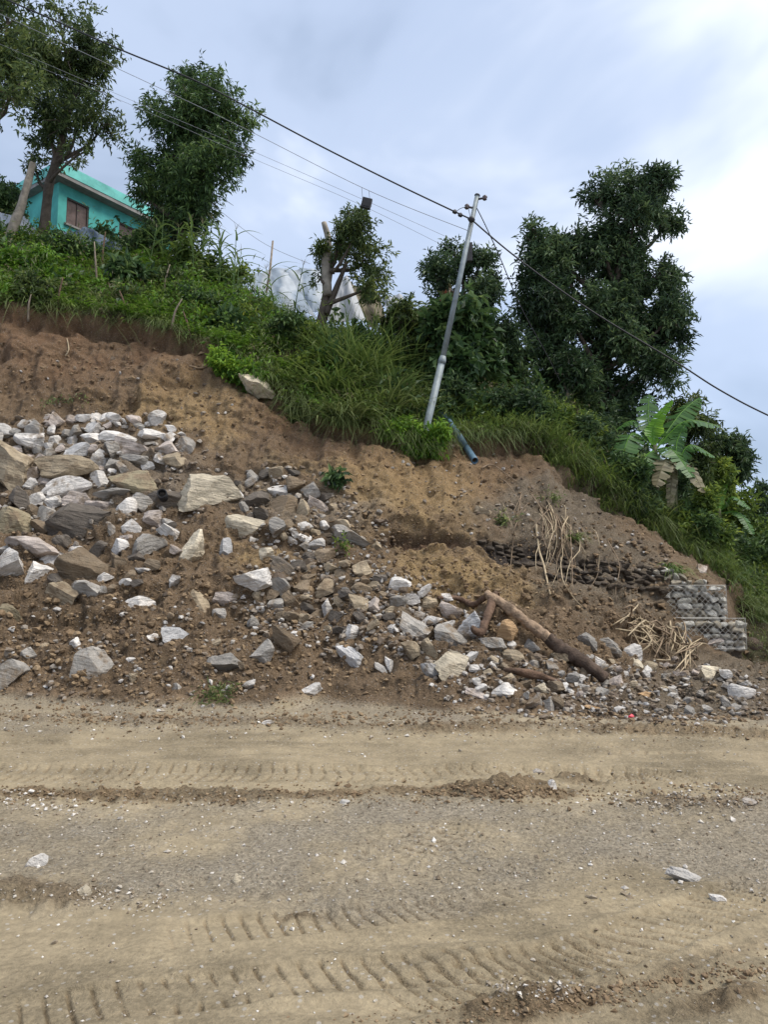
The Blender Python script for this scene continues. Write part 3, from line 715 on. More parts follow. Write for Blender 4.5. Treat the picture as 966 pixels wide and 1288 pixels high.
# uncountable rubble and gravel
def scatter(name, pts, sub, mat, lab, seed, flat=(0.5, 0.9)):
    "pts: list of (location, normal, size)"
    r = np.random.default_rng(seed)
    protos = []
    for q in range(12):
        if sub == 0:
            V = np.array([(1, 0, 0), (-1, 0, 0), (0, 1, 0), (0, -1, 0), (0, 0, 1), (0, 0, -1)], float); V = V * r.uniform(0.6, 1.1, (6, 1)) + r.uniform(-.25, .25, (6, 3))
            Fc = np.array([(0, 2, 4), (2, 1, 4), (1, 3, 4), (3, 0, 4), (2, 0, 5), (1, 2, 5), (3, 1, 5), (0, 3, 5)])
        else:
            V, Fc = rock_np(seed * 50 + q, (2, 2, 2), sub, 8)
        protos.append((V, Fc))
    mb = MB()
    for (loc, nrm, s_) in pts:
        V, Fc = protos[r.integers(12)]
        a = r.uniform(0, 6.28); R = np.array(Matrix.Rotation(a, 3, 'Z') @ Matrix.Rotation(r.normal() * 0.4, 3, 'X'))
        sc3 = np.array([r.uniform(0.7, 1.35), r.uniform(0.6, 1.1), r.uniform(*flat)]) * s_ / 2
        mb.add((V * sc3) @ R.T + np.array(loc) + np.array(nrm) * s_ * 0.12, Fc)
    return link(name, mb.mesh(name, mat, False), None, None, lab, None, None, 'stuff')
def chip_mat(name, stops, rough=0.9):
    m, t, N, L, B = mat_new(name)
    g = N.new('ShaderNodeNewGeometry'); r = ramp(N, L, g.outputs['Random Per Island'], stops)
    tc = N.new('ShaderNodeTexCoord'); n = nz(N, L, tc.outputs['Object'], 25, 4); r2 = ramp(N, L, n.outputs[0], [(0.3, (.65, .62, .6)), (0.7, (1.15, 1.15, 1.15))])
    c = mix(N, L, 1.0, r.outputs[0], r2.outputs[0], 'MULTIPLY'); L.new(c.outputs[2], B.inputs['Base Color'])
    B.inputs['Roughness'].default_value = rough; B.inputs['Specular IOR Level'].default_value = 0.2
    return m
STONE_CHIP = chip_mat('stone_chips', [(0, (.13, .10, .075)), (0.4, (.22, .175, .13)), (0.75, (.32, .29, .25)), (1, (.52, .50, .47))])
ROAD_CHIP = chip_mat('road_chips', [(0, (.20, .155, .105)), (0.4, (.28, .235, .175)), (0.7, (.42, .38, .32)), (1, (.70, .67, .62))])
EARTH_CLOD = chip_mat('earth_clods', [(0, (.15, .105, .064)), (0.5, (.205, .145, .088)), (1, (.28, .205, .125))])
r = np.random.default_rng(77)
pts = []
for (cnt, cx, cy, rx, ry, sh, s0, s1) in [(420, 110, 600, 180, 85, 0, 3, 8), (380, 390, 660, 110, 70, .3, 3, 8), (420, 420, 760, 130, 65, .1, 3, 9), (300, 540, 790, 110, 60, .3, 3, 8),
        (420, 680, 865, 140, 40, .05, 3, 8), (520, 840, 872, 150, 40, .05, 3, 8), (420, 200, 820, 240, 75, 0, 2.5, 7), (90, 600, 620, 120, 60, .3, 2.5, 6), (110, 750, 680, 110, 45, .4, 2.5, 6), (60, 200, 500, 210, 50, .1, 2.5, 5)]:
    for (px, py) in in_ell(cnt, cx, cy, rx, ry, r, sh):
        p, n = hit(px, py)
        if p is None or p.y > 21: continue
        pts.append((p, n, r.uniform(s0, s1) * (p.length / F) * (1.5 if r.random() < 0.06 else 1)))
scatter('rubble', pts, 1, STONE_CHIP, 'loose broken stone rubble strewn over the slide', 5)
pts = []
for _ in range(5200):                                            # gravel of the road
    py = r.uniform(895, 1288); px = r.uniform(-10, 976)
    wgt = 1.0 if (1005 < py < 1135 or py < 930) else 0.28
    if py > 1180: wgt = 0.14
    if 935 < py < 995: wgt = 0.12
    if r.random() > wgt * 0.8: continue
    p, n = hit(px, py)
    s_ = r.uniform(2, 4.6) if r.random() < 0.93 else r.uniform(5, 9)
    pts.append((p, n, s_ * (p - Vector((0, 0, CAMZ))).length / F))
for _ in range(5):                                               # a few denser spills
    cx, cy = [(150, 1130), (680, 1245), (830, 1010), (900, 1000), (40, 1010)][_]
    for (px, py) in in_ell(130, cx, cy, 70, 16, r, 0.1):
        p, n = hit(px, py)
        if p is not None: pts.append((p, n, r.uniform(2, 6) * (p - Vector((0, 0, CAMZ))).length / F))
scatter('gravel', pts, 0, ROAD_CHIP, 'fine pale gravel scattered over the dirt road', 6)
pts = []
for _ in range(11000):                                            # earth crumbs on the slope and mud ridges
    if r.random() < 0.75: px, py = r.uniform(-10, 976), r.uniform(430, 905)
    else:
        px = r.uniform(-10, 976); py = [r.normal(1000, 8), r.normal(905, 10), r.normal(1250 - 0.16 * (px - 760), 12)][r.integers(3)]
        if py > 1287: continue
    p, n = hit(px, py)
    if p is None or p.y > 19.5 or (p.y > 15.5 and r.random() < 0.55): continue
    pts.append((p, n, (r.uniform(2.0, 5.0) if r.random() < .93 else r.uniform(5, 10)) * (p - Vector((0, 0, CAMZ))).length / F))
scatter('earth_crumbs', pts, 0, EARTH_CLOD, 'crumbled brown earth clods on the slide and mud ridges', 8)

pts = []
for (cnt, cx, cy, rx, ry, sh, s0, s1) in [(700, 240, 800, 280, 85, 0, 3, 11), (170, 230, 490, 230, 60, .1, 2.5, 7), (170, 560, 640, 160, 75, .25, 2.5, 7), (380, 640, 770, 150, 60, .2, 3, 10), (260, 780, 720, 110, 60, .25, 3, 9), (260, 480, 905, 480, 9, 0, 3, 9), (160, 620, 995, 90, 9, 0, 3, 8), (130, 800, 1245, 190, 12, -.16, 3, 9)]:
    for (px, py) in in_ell(cnt, cx, cy, rx, ry, r, sh):
        if py > 1286: continue
        p, n = hit(px, py)
        if p is None or p.y > 19.5: continue
        pts.append((p, n, r.uniform(s0, s1) * r.uniform(0.5, 1) * (p - Vector((0, 0, CAMZ))).length / F))
scatter('earth_clods', pts, 1, EARTH_CLOD, 'lumps of broken brown earth lying on the slide', 9, (0.6, 1.0))
# ------------------------------------------------------------------ the teal house above the slope
TEAL = simple_mat('teal_plaster', (.085, .385, .345), 0.85, 0.28, 1.2, 0.006)
TEAL_L = simple_mat('pale_teal_paint', (.15, .47, .425), 0.8, 0.28, 1.6)
CONC = simple_mat('grey_concrete', (.22, .21, .20), 0.9, 0.25, 3, 0.004)
SHUT = simple_mat('brown_shutter_wood', (.13, .095, .085), 0.8, 0.35, 5, 0.003)
FRAME = simple_mat('dark_window_frame', (.07, .055, .05), 0.7, 0.2, 8)
c0 = P(82, 216, 28.0); c1 = P(190, 266, 31.4)
ztop = c0.z
ax = math.atan2(c1.y - c0.y, c1.x - c0.x)
house = empty('house', (c0.x, c0.y, ztop - 3.35), 'teal plastered flat roofed house standing behind the trees on the crest', 'house')
house.rotation_euler = (0, 0, ax)                             # local x runs along the facade, -y faces the road
LEN, DEP, HT = 5.3, 5.5, 3.35
def hp(name, V, Fc, mat, parent=None):
    mb = MB(); mb.add(V, Fc); return link(name, mb.mesh(name, mat), parent or house)
ux = np.array([math.cos(ax), math.sin(ax)])
def on_wall(px, py):                                           # pixel -> facade coordinates (along, height)
    r = ray(px, py); nrm = np.array([math.sin(ax), -math.cos(ax)])
    t_ = (nrm @ np.array([c0.x, c0.y])) / (nrm @ r[:2]); q = r * t_
    return (q[:2] - np.array([c0.x, c0.y])) @ ux, q[2] + CAMZ - (ztop - 3.35)
wins = []
for (ax0, ay0), (ax1, ay1) in [((84, 243), (111, 277)), ((150, 270), (187, 296))]:
    a0, h0 = on_wall(ax0, ay0); a1, h1 = on_wall(ax1, ay1); wins.append((a0, a1, min(h0, 2.35), max(h0 - 1.25, 0.6)))
# facade in strips round the window openings
def strips():
    mb = MB(); x = -0.25
    for (a0, a1, hi, lo) in wins:
        mb.add(*box(x, a0, 0, 0.25, -1.2, HT - 0.55)); mb.add(*box(a0, a1, 0, 0.25, -1.2, lo)); mb.add(*box(a0, a1, 0, 0.25, hi, HT - 0.55)); x = a1
    mb.add(*box(x, LEN, 0, 0.25, -1.2, HT - 0.55)); return mb
link('wall', strips().mesh('wall', TEAL), house)
hp('wall', *box(-0.25, 0.0, 0.252, DEP, -1.2, HT - 0.55), TEAL); hp('wall', *box(LEN - 0.25, LEN, 0.252, DEP, -1.2, HT - 0.55), TEAL)
hp('wall', *box(0.002, LEN - 0.252, DEP - 0.25, DEP, -1.2, HT - 0.55), TEAL)
roof = hp('roof', *box(-0.6, LEN + 0.35, -0.45, DEP + 0.35, HT - 0.548, HT - 0.40), CONC)
hp('parapet', *box(-0.62, LEN + 0.37, -0.47, -0.30, HT - 0.398, HT + 0.02), TEAL_L, roof)
hp('parapet', *box(-0.62, -0.45, -0.298, DEP + 0.3, HT - 0.398, HT + 0.02), TEAL_L, roof)
hp('parapet', *box(LEN + 0.2, LEN + 0.37, -0.298, DEP + 0.3, HT - 0.398, HT + 0.02), TEAL_L, roof)
for (a0, a1, hi, lo) in wins:
    mid = (a0 + a1) / 2
    wo = hp('window', *box(a0 + 0.06, mid - 0.02, 0.09, 0.13, lo + 0.06, hi - 0.06), SHUT)
    hp('shutter', *box(mid + 0.02, a1 - 0.06, 0.085, 0.125, lo + 0.06, hi - 0.06), SHUT, wo)
    mb = MB()
    for b_ in (box(a0, a0 + 0.058, 0.03, 0.2, lo, hi), box(a1 - 0.058, a1, 0.03, 0.2, lo, hi), box(a0 + 0.058, a1 - 0.058, 0.03, 0.2, lo, lo + 0.058), box(a0 + 0.058, a1 - 0.058, 0.03, 0.2, hi - 0.058, hi), box(mid - 0.018, mid + 0.018, 0.05, 0.15, lo + 0.06, hi - 0.06)): mb.add(*b_)
    link('frame', mb.mesh('frame', FRAME), wo)
    hp('sill', *box(a0 - 0.08, a1 + 0.08, -0.09, 0.028, lo - 0.09, lo - 0.01), CONC, wo)

# ------------------------------------------------------------------ utility pole, wires
GALV = simple_mat('galvanised_steel', (.19, .22, .23), 0.55, 0.25, 7, 0.0, 0.15, 0.4)
BLACK = simple_mat('black_rubber', (.018, .018, .02), 0.6, 0.2, 10)
IRON = simple_mat('dark_iron', (.05, .048, .05), 0.55, 0.3, 12, 0.0, 0.4)
CER = simple_mat('brown_ceramic', (.07, .045, .04), 0.25, 0.2, 10, spec=0.6)
YP = 17.7
pb = P(531, 560, YP); pj = P(556, 455, YP); pt = P(600.5, 246, YP)
pole = empty('utility_pole', pb, 'leaning grey steel utility pole standing at the turf edge', 'pole')
def rel(p): return np.array(p) - np.array(pb)
dirp = (pt - pb).normalized()
def pole_part(name, V, Fc, mat, parent=None, smooth=True):
    mb = MB(); mb.add(V, Fc); return link(name, mb.mesh(name, mat, smooth), parent or pole)
pole_part('lower_tube', *tube([rel(pb - dirp * 0.7), rel(pb), rel(pj)], [0.094, 0.092, 0.086], 20), GALV)
pole_part('collar', *tube([rel(pj - dirp * 0.05), rel(pj + dirp * 0.03), rel(pj + dirp * 0.14)], [0.099, 0.099, 0.074], 20), GALV)
pole_part('upper_tube', *tube([rel(pj + dirp * 0.1), rel(pt)], [0.072, 0.058], 20), GALV)
pole_part('cap', *tube([rel(pt), rel(pt + dirp * 0.03)], [0.075, 0.06], 16), IRON)
q1 = pt - dirp * 0.22
for off, sgn in ((0.10, 1), (0.34, -1)):
    q = pt - dirp * off; e1 = q + Vector((0.20 * sgn, -0.06, 0.0))
    br = pole_part('bracket', *tube([rel(q), rel(e1)], [0.03, 0.025], 8), IRON)
    pole_part('insulator', *tube([rel(e1 - dirp * 0.06), rel(e1 - dirp * 0.03), rel(e1), rel(e1 + dirp * 0.03), rel(e1 + dirp * 0.07)], [0.03, 0.065, 0.045, 0.065, 0.03], 12), CER, br)
clamp_p = P(593, 276, YP - 0.12)
pole_part('clamp', *tube([rel(clamp_p - dirp * 0.06), rel(clamp_p), rel(clamp_p + dirp * 0.06)], [0.05, 0.10, 0.05], 10), IRON)
sx = P(591, 316, YP + 0.12)
V, Fc = box(-0.07, 0.07, 0, 0.14, -0.24, 0.24); pole_part('junction_box', V + rel(sx), Fc, IRON, smooth=False)
def cable(label, pts, r_, mat, cat='cable', n=60, name='cable'):
    w3 = np.array([P(*q) for q in pts]); pth = smooth_path(w3, n)
    o3 = pth[0].copy(); mb = MB(); mb.add(*tube(pth - o3, r_, 6)); return link(name, mb.mesh(name, mat, True), None, Vector(o3), label, cat)
cable('thick black overhead cable strung from beyond the trees to the pole', [(-120, -62, 16.6), (0, -4, 16.8), (60, 22, 16.9), (150, 62, 17.0), (240, 99, 17.1), (300, 129, 17.2), (400, 182, 17.35), (500, 232, 17.5), (593, 276, YP - 0.13)], 0.019, BLACK)
cable('thick black overhead cable sagging away from the pole past the tallest tree', [(593, 276, YP - 0.13), (640, 316, 17.6), (700, 361, 17.5), (760, 401, 17.4), (850, 455, 17.3), (905, 490, 17.2), (966, 522, 17.1), (1080, 572, 17.0)], 0.019, BLACK)
WIRE = simple_mat('grey_wire', (.22, .22, .23), 0.6, 0.2, 10)
cable('thin upper grey wire carrying the hanging splice box', [(-60, -10, 18.6), (160, 92, 18.4), (300, 158, 18.3), (460, 238, 18.1), (591, 291, YP + 0.1)], 0.007, WIRE)
cable('thin middle grey wire running below the splice box', [(-60, 30, 19.2), (160, 124, 19.0), (310, 187, 18.8), (450, 248, 18.5), (580, 306, YP + 0.12)], 0.0045, WIRE)
cable('thin lowest grey wire running below the splice box', [(-60, 40, 19.6), (160, 130, 19.4), (310, 196, 19.2), (450, 256, 18.9), (576, 318, YP + 0.14)], 0.0045, WIRE)
cable('thin grey wire drooping down to the plastic shelter', [(200, 205, 25), (270, 260, 24.5), (330, 305, 24), (390, 332, 23.6)], 0.007, WIRE)
cable('slanting service wire from the pole top down into the bushes', [(600, 262, YP - 0.05), (612, 286, 17.9), (630, 326, 18.2), (655, 385, 18.6), (690, 450, 19.2), (705, 480, 19.6)], 0.013, BLACK)
cable('short looped jumper wire beside the pole top', [(572, 268, YP - 0.16), (580, 262, YP - 0.25), (589, 262, YP - 0.2), (592, 280, YP - 0.16)], 0.007, BLACK, n=24)
pb2 = P(461, 256, 18.08)
sb = empty('splice_box', pb2, 'small black splice box hanging from the thin wire', 'box')
V, Fc = box(-0.125, 0.125, -0.06, 0.06, -0.13, 0.13); V = V @ np.array(Matrix.Rotation(0.25, 3, 'Y')).T
mb = MB(); mb.add(V, Fc); link('case', mb.mesh('case', IRON), sb)
V, Fc = box(-0.10, 0.10, -0.075, -0.062, -0.10, 0.10); V = V @ np.array(Matrix.Rotation(0.25, 3, 'Y')).T
mb = MB(); mb.add(V, Fc); link('lid', mb.mesh('lid', BLACK), sb)
for px_ in (456, 465):
    mb = MB(); mb.add(*tube([np.array(P(px_, 250, 18.08)) - np.array(pb2), np.array(P(px_ - 1, 238 + (px_ - 460) * 0.45, 18.1)) - np.array(pb2)], 0.006, 6)); link('hanger', mb.mesh('hanger', IRON), sb)
for px_, py_ in ((572, 266), (579, 270)):
    c_ = P(px_, py_, 17.58); V, Fc = rock_np(3, (0.12, 0.1, 0.1), 2, 4); link('cable_clamp', mesh_np('cable_clamp', V, Fc, IRON), None, c_, 'small black clamp gripping the thick cable close to the pole', 'clamp', 'clamps on the thick cable')

# ------------------------------------------------------------------ pipes
BLUE = simple_mat('blue_grey_plastic', (.10, .17, .23), 0.45, 0.25, 6, 0.0, 0, 0.4)
def hollow(pts, ro, ri, seg=16):
    V1, F1 = tube(pts, ro, seg, cap=False); V2, F2 = tube(pts, ri, seg, cap=False); n = len(pts) * seg
    F2 = F2[:, ::-1] + n; ring = []
    for base_ in (0, (len(pts) - 1) * seg):
        for k_ in range(seg):
            a_, b_ = base_ + k_, base_ + (k_ + 1) % seg; ring += [(a_, b_, b_ + n), (a_, b_ + n, a_ + n)]
    return np.concatenate([V1, V2]), np.concatenate([F1, F2, np.array(ring)])
pp = []
for (px_, py_) in [(550, 520), (560, 531), (572, 546), (584, 564), (597, 584)]:
    q, n_ = hit(px_, py_); pp.append(np.array(q + n_ * 0.10))
pp = smooth_path(pp, 24); o3 = pp[-1].copy(); mb = MB(); mb.add(*hollow(pp - o3, 0.085, 0.07))
link('water_pipe', mb.mesh('water_pipe', BLUE, True), None, Vector(o3), 'blue grey plastic pipe with an open end lying down the slope', 'pipe')
q, n_ = hit(203, 629); d_ = np.array([0.12, -1.0, 0.25]); st_ = np.array([0.0, 0.0, 0.0])
mb = MB(); mb.add(*hollow([-d_ * 0.35, d_ * 0.12, d_ * 0.30], 0.10, 0.082)); link('pipe_stub', mb.mesh('pipe_stub', BLACK, True), None, q + n_ * 0.16, 'black pipe mouth poking out of the rock heap', 'pipe')

# ------------------------------------------------------------------ plastic sheets
def tarp_mat(name, a, b, scale, trans=0.25, rough=0.6, axis=(1, 0.2, 0)):
    m, t, N, L, B = mat_new(name)
    tc = N.new('ShaderNodeTexCoord'); mpn = N.new('ShaderNodeMapping'); mpn.inputs['Rotation'].default_value = (0.3, 0.5, 0.6); L.new(tc.outputs['Object'], mpn.inputs[0])
    w_ = N.new('ShaderNodeTexWave'); w_.inputs['Scale'].default_value = scale; w_.inputs['Distortion'].default_value = 3.5; w_.inputs['Detail'].default_value = 3; L.new(mpn.outputs[0], w_.inputs[0])
    r_ = ramp(N, L, w_.outputs[0], [(0.25, a), (0.75, b)]); n_ = nz(N, L, tc.outputs['Object'], 3, 5)
    c_ = mix(N, L, 0.35, r_.outputs[0], ramp(N, L, n_.outputs[0], [(0.3, (.55, .55, .55)), (0.7, (1, 1, 1))]).outputs[0], 'MULTIPLY')
    L.new(c_.outputs[2], B.inputs['Base Color']); B.inputs['Roughness'].default_value = rough
    tr = N.new('ShaderNodeBsdfTranslucent'); L.new(c_.outputs[2], tr.inputs[0]); ms = N.new('ShaderNodeMixShader'); ms.inputs[0].default_value = trans
    L.new(B.outputs[0], ms.inputs[1]); L.new(tr.outputs[0], ms.inputs[2]); L.new(ms.outputs[0], N['Material Output'].inputs[0])
    return m
T_WHITE = tarp_mat('white_plastic', (.40, .43, .48), (.55, .57, .60), 0.5, 0.25)
T_BLUE = tarp_mat('blue_white_plastic', (.30, .36, .43), (.47, .51, .55), 0.55, 0.2)
T_DARK = tarp_mat('slate_blue_plastic', (.07, .10, .14), (.20, .25, .31), 0.6, 0.05)
T_OLIVE = tarp_mat('olive_net', (.13, .11, .075), (.20, .17, .11), 1.2, 0.2, 0.8)
def tarp(label, quad, mat, amp, seed, nx=36, ny=22, ridges=3, pull=0.0):
    c = [np.array(P(*q)) for q in quad]                           # TL TR BR BL
    u, v = np.meshgrid(np.linspace(0, 1, nx), np.linspace(0, 1, ny))
    pt_ = (c[0] * ((1 - u) * (1 - v))[..., None] + c[1] * (u * (1 - v))[..., None] + c[2] * (u * v)[..., None] + c[3] * ((1 - u) * v)[..., None])
    nr = np.cross(c[1] - c[0], c[3] - c[0]); nr /= np.linalg.norm(nr)
    if nr[1] > 0: nr = -nr
    dd = amp * np.sin(u * math.pi * ridges + seed) * (0.5 + 0.5 * v) + amp * 0.9 * fbm(np.stack([u * 5, v * 4, 0 * u + seed], -1), 4, seed)
    dd += 0.35 * amp * np.abs(np.sin((u * 1.3 + v) * 11 + seed)) - pull * np.sin(v * math.pi)
    pt_ = pt_ + dd[..., None] * nr
    pt_[..., 2] += amp * 0.8 * fbm(np.stack([u * 4, v * 1.0, 0 * u + seed * 2], -1), 3, seed + 1) * (v < 0.05)
    V = pt_.reshape(-1, 3); idx = np.arange(nx * ny).reshape(ny, nx)
    Q = np.stack([idx[:-1, :-1], idx[:-1, 1:], idx[1:, 1:], idx[1:, :-1]], -1).reshape(-1, 4)
    o3 = V.mean(0); V2 = V - nr * 0.012; n = len(V)
    me = mesh_np('plastic_sheet', np.concatenate([V, V2]) - o3, np.concatenate([Q, Q[:, ::-1] + n]), mat, True)
    return link('plastic_sheet', me, None, Vector(o3), label, 'tarp')
tarp('blue and white striped plastic sheet over the shelter behind the maize', [(302, 344, 24.6), (362, 338, 24.8), (398, 402, 21.9), (330, 376, 22.4)], T_BLUE, 0.09, 3, ridges=2)
tarp('whitish plastic sheet of the shelter next to the lopped tree', [(358, 338, 24.6), (412, 340, 24.4), (412, 398, 22.2), (384, 392, 22.4)], T_BLUE, 0.07, 5, ridges=2)
tarp('white plastic sheet hanging like a tent flap behind the lopped tree', [(424, 352, 22.6), (438, 346, 22.8), (462, 404, 22.0), (402, 404, 22.0)], T_WHITE, 0.08, 7, ridges=3)
tarp('olive brown net hanging beside the white tent flap', [(436, 352, 23.0), (478, 372, 23.4), (488, 412, 22.6), (462, 408, 22.4)], T_OLIVE, 0.10, 9)
tarp('small white plastic corner showing through the broad leaved bush', [(478, 372, 24.2), (505, 372, 24.4), (552, 470, 23.4), (520, 452, 23.2)], T_WHITE, 0.08, 11)
tarp('slate blue plastic sheet spread below the teal house', [(72, 293, 24.3), (118, 289, 24.6), (176, 320, 23.4), (96, 314, 23.2)], T_DARK, 0.12, 13)
tarp('dirty white sheet at the foot of the pale bare trunk', [(-20, 268, 24.6), (30, 272, 24.6), (50, 294, 23.8), (-20, 290, 23.8)], T_WHITE, 0.12, 15)
WOODG = simple_mat('weathered_wood', (.23, .185, .14), 0.9, 0.35, 8, 0.006)
a_, b_ = np.array(P(343, 303, 23.6)), np.array(P(334, 372, 23.2))
mb = MB(); mb.add(*tube([b_ - b_, (a_ - b_) * 0.5 + np.array([0.03, 0, 0]), a_ - b_], [0.04, 0.035, 0.03], 7, wob=0.2)); link('wooden_stake', mb.mesh('wooden_stake', WOODG, True), None, Vector(b_), 'thin wooden stake rising above the plastic shelter', 'stake')

# ------------------------------------------------------------------ gabion wall
GST = chip_mat('gabion_stone', [(0, (.17, .155, .13)), (0.4, (.30, .28, .24)), (0.75, (.42, .40, .35)), (1, (.54, .52, .47))])
GSTM = {}
def gab_mat(name, c):
    return rock_mat('gabion_' + name, c, dirt_at=.60, streak=0.2)
GM = [gab_mat('grey', (.66, .63, .55)), gab_mat('light', (.76, .73, .65)), gab_mat('brown', (.50, .44, .34))]
GD = [gab_mat('mud_stained', (.115, .09, .066)), gab_mat('dark_mud', (.085, .068, .052))]
gq0 = P(905, 800, 16.75); gab = empty('gabion_wall', (gq0.x, gq0.y, 0.2), 'stepped grey gabion retaining wall half buried by the slide', 'gabion wall')
GORG = np.array([gq0.x, gq0.y, 0.2])
protos = {m.name: [mesh_np('gabion_stone', *rock_np(700 + j, (1, 1, 1), 2, 14, 0.05, 0.62, 0.85, 0.55), m) for j in range(5)] for m in GM + GD}
r = np.random.default_rng(31); ng = 0
def gab_row(x0, x1, zc, hh, yw, dark=False, skip=0.0):
    global ng
    x = x0
    while x < x1:
        w_ = r.uniform(0.12, 0.34); w_ = min(w_, x1 - x + 0.04)
        if r.random() >= skip:
            ml = (GD if dark or r.random() < 0.04 else GM); me = protos[ml[r.choice(len(ml))].name][r.integers(5)]
            q = link('stone', me, gab, Vector(np.array([x + w_ / 2, yw + r.normal() * 0.018, zc + r.normal() * 0.012]) - GORG))
            q.scale = (w_ * 1.04, 0.26, hh * r.uniform(0.85, 1.45)); q.rotation_euler = (r.normal() * 0.1 + 3.14159 * r.integers(2), r.normal() * 0.2, r.normal() * 0.15 + 3.14159 * r.integers(2)); ng += 1
        x += w_
YW = 16.85
def gx(px_): return P(px_, 760, YW).x
z = 0.30; rows_ = []
for k_ in range(14):
    zc = 0.30 + k_ * 0.132; hh = 0.132
    if zc < 0.95: gab_row(gx(838 + 3 * r.normal()), gx(929), zc, hh, YW - 0.16)
    elif zc < 1.72: gab_row(gx(812 + 2 * k_), gx(911), zc, hh, YW)
    else: gab_row(gx(820), gx(911 - 22 * (k_ - 10)), zc, hh, YW + 0.02)
top = 1.64
# buried, mud stained stretch of the same wall showing through the slide
for k_ in range(5):
    x0p, x1p = 606 + 12 * k_, 838
    for px_ in np.arange(x0p, x1p, 9.5):
        pyc = 693 + (px_ - 600) * 0.21 - max(0, px_ - 720) * 0.11 + (k_ - 2) * 6.5 + r.normal() * 1.2
        q3, n3 = hit(px_, pyc)
        if q3 is None or r.random() < (0.45 if px_ < 700 else 0.15): continue
        me = protos[GD[r.integers(2)].name][r.integers(5)]
        q = link('stone', me, gab, Vector(np.array(q3) + np.array(n3) * 0.02 - GORG)); s_ = q3.length / F
        q.scale = (11 * s_, 0.2, 7 * s_); q.rotation_euler = (0, r.normal() * 0.2, r.normal() * 0.2); ng += 1
WIREM = simple_mat('galvanised_mesh_wire', (.40, .385, .35), 0.7, 0.3, 10, metal=0.3)
mb = MB()
def mesh_panel(x0, x1, z0, z1, yw):
    for sgn in (1, -1):
        for x in np.arange(x0 - (z1 - z0), x1, 0.13):
            a_, b_ = np.array([x, yw, z0]), np.array([x + (z1 - z0), yw, z1])
            t0 = max(0, (x0 - x) / (z1 - z0)); t1 = min(1, (x1 - x) / (z1 - z0))
            if t1 <= t0: continue
            p0, p1 = a_ + (b_ - a_) * t0, a_ + (b_ - a_) * t1
            if sgn < 0: p0[0], p1[0] = x0 + x1 - p0[0], x0 + x1 - p1[0]
            mb.add(*tube([p0 - GORG, p1 - GORG], 0.0042, 4, cap=False))
    for (p0, p1) in (((x0, z0), (x1, z0)), ((x0, z1), (x1, z1)), ((x1, z0), (x1, z1))):
        mb.add(*tube([np.array([p0[0], yw, p0[1]]) - GORG, np.array([p1[0], yw, p1[1]]) - GORG], 0.007, 5, cap=False))
mesh_panel(gx(850), gx(929), 0.30, 0.97, YW - 0.30); mesh_panel(gx(836), gx(911), 0.975, 1.70, YW - 0.145)
wm = link('wire_mesh', mb.mesh('wire_mesh', WIREM), gab); wm['kind'] = 'stuff'
# fill behind the stones so that the side of the baskets is solid
mb = MB(); mb.add(*box(gx(842) - GORG[0], gx(909) - GORG[0], YW + 0.02 - GORG[1], YW + 0.9 - GORG[1], 0.0, 1.28)); mb.add(*box(gx(842) - GORG[0], gx(927) - GORG[0], YW - 0.13 - GORG[1], YW + 0.85 - GORG[1], -0.2, 0.66))
link('core', mb.mesh('core', GD[0]), gab)

# ------------------------------------------------------------------ fallen log, stalk heap, roots
BARK = simple_mat('brown_bark', (.12, .075, .050), 0.9, 0.5, 6, 0.04, bscale=22)
PEEL = simple_mat('peeled_wood', (.25, .175, .115), 0.85, 0.65, 9, 0.04)
MUDW = simple_mat('muddy_bark', (.075, .052, .038), 0.95, 0.45, 6, 0.04)
def on(px_, py_, up=0.1):
    q, n_ = hit(px_, py_); return np.array(q + n_ * up)
lg0 = on(632, 770, 0.25); log = empty('fallen_log', Vector(lg0), 'forked peeled log lying across the foot of the slide', 'log')
def lpart(name, pts, rad, mat, seg=12):
    mb = MB(); mb.add(*tube(smooth_path(np.array(pts) - lg0, 44), np.interp(np.linspace(0, 1, 44), np.linspace(0, 1, len(rad)), rad), seg + 4, wob=0.22, seed=len(pts) + int(rad[0] * 100))); return link(name, mb.mesh(name, mat, True), log)
la, lb_ = on(622, 761, 0.24), on(763, 863, 0.10)
def lmix(t): return la + (lb_ - la) * t
lpart('trunk', [lmix(0), lmix(0.2) + np.array([0, 0, 0.02]), lmix(0.4), lmix(0.58)], [0.070, 0.084, 0.086, 0.082], PEEL)
lpart('butt', [lmix(0.54), lmix(0.66) + np.array([0, 0, -0.02]), lmix(0.82) + np.array([0, 0, 0.02]), lmix(1.0)], [0.09, 0.112, 0.11, 0.085], MUDW)
lpart('branch', [lmix(0.085) + np.array([0.05, 0.03, 0.06]), lmix(0.07), on(612, 790, 0.28), on(597, 807, 0.26)], [0.05, 0.07, 0.068, 0.045], BARK)
lpart('limb', [lmix(0.02), on(600, 762, 0.11), on(575, 756, 0.06), on(550, 751, 0.02)], [0.05, 0.048, 0.042, 0.03], BARK)
o3 = on(650, 852, 0.1); mb = MB(); mb.add(*tube(smooth_path([on(635, 848, 0.08) - o3, on(662, 848, 0.1) - o3, on(688, 856, 0.08) - o3, on(705, 862, 0.04) - o3], 10), [0.025, 0.04, 0.05, 0.055, 0.05, 0.055, 0.05, 0.045, 0.04, 0.02], 9, wob=0.4)); link('broken_branch', mb.mesh('broken_branch', BARK, True), None, Vector(o3), 'short brown broken branch under the fallen log', 'branch')
STALK = [simple_mat('dry_stalk_straw', (.36, .285, .185), 0.9, 0.4, 8), simple_mat('dry_stalk_brown', (.20, .145, .095), 0.9, 0.35, 8)]
r = np.random.default_rng(12)
h0 = on(825, 815, 0); heap = empty('stalk_heap', Vector(h0), 'heap of dry straw coloured stalks dumped on the rubble below the gabion wall', 'stalk heap')
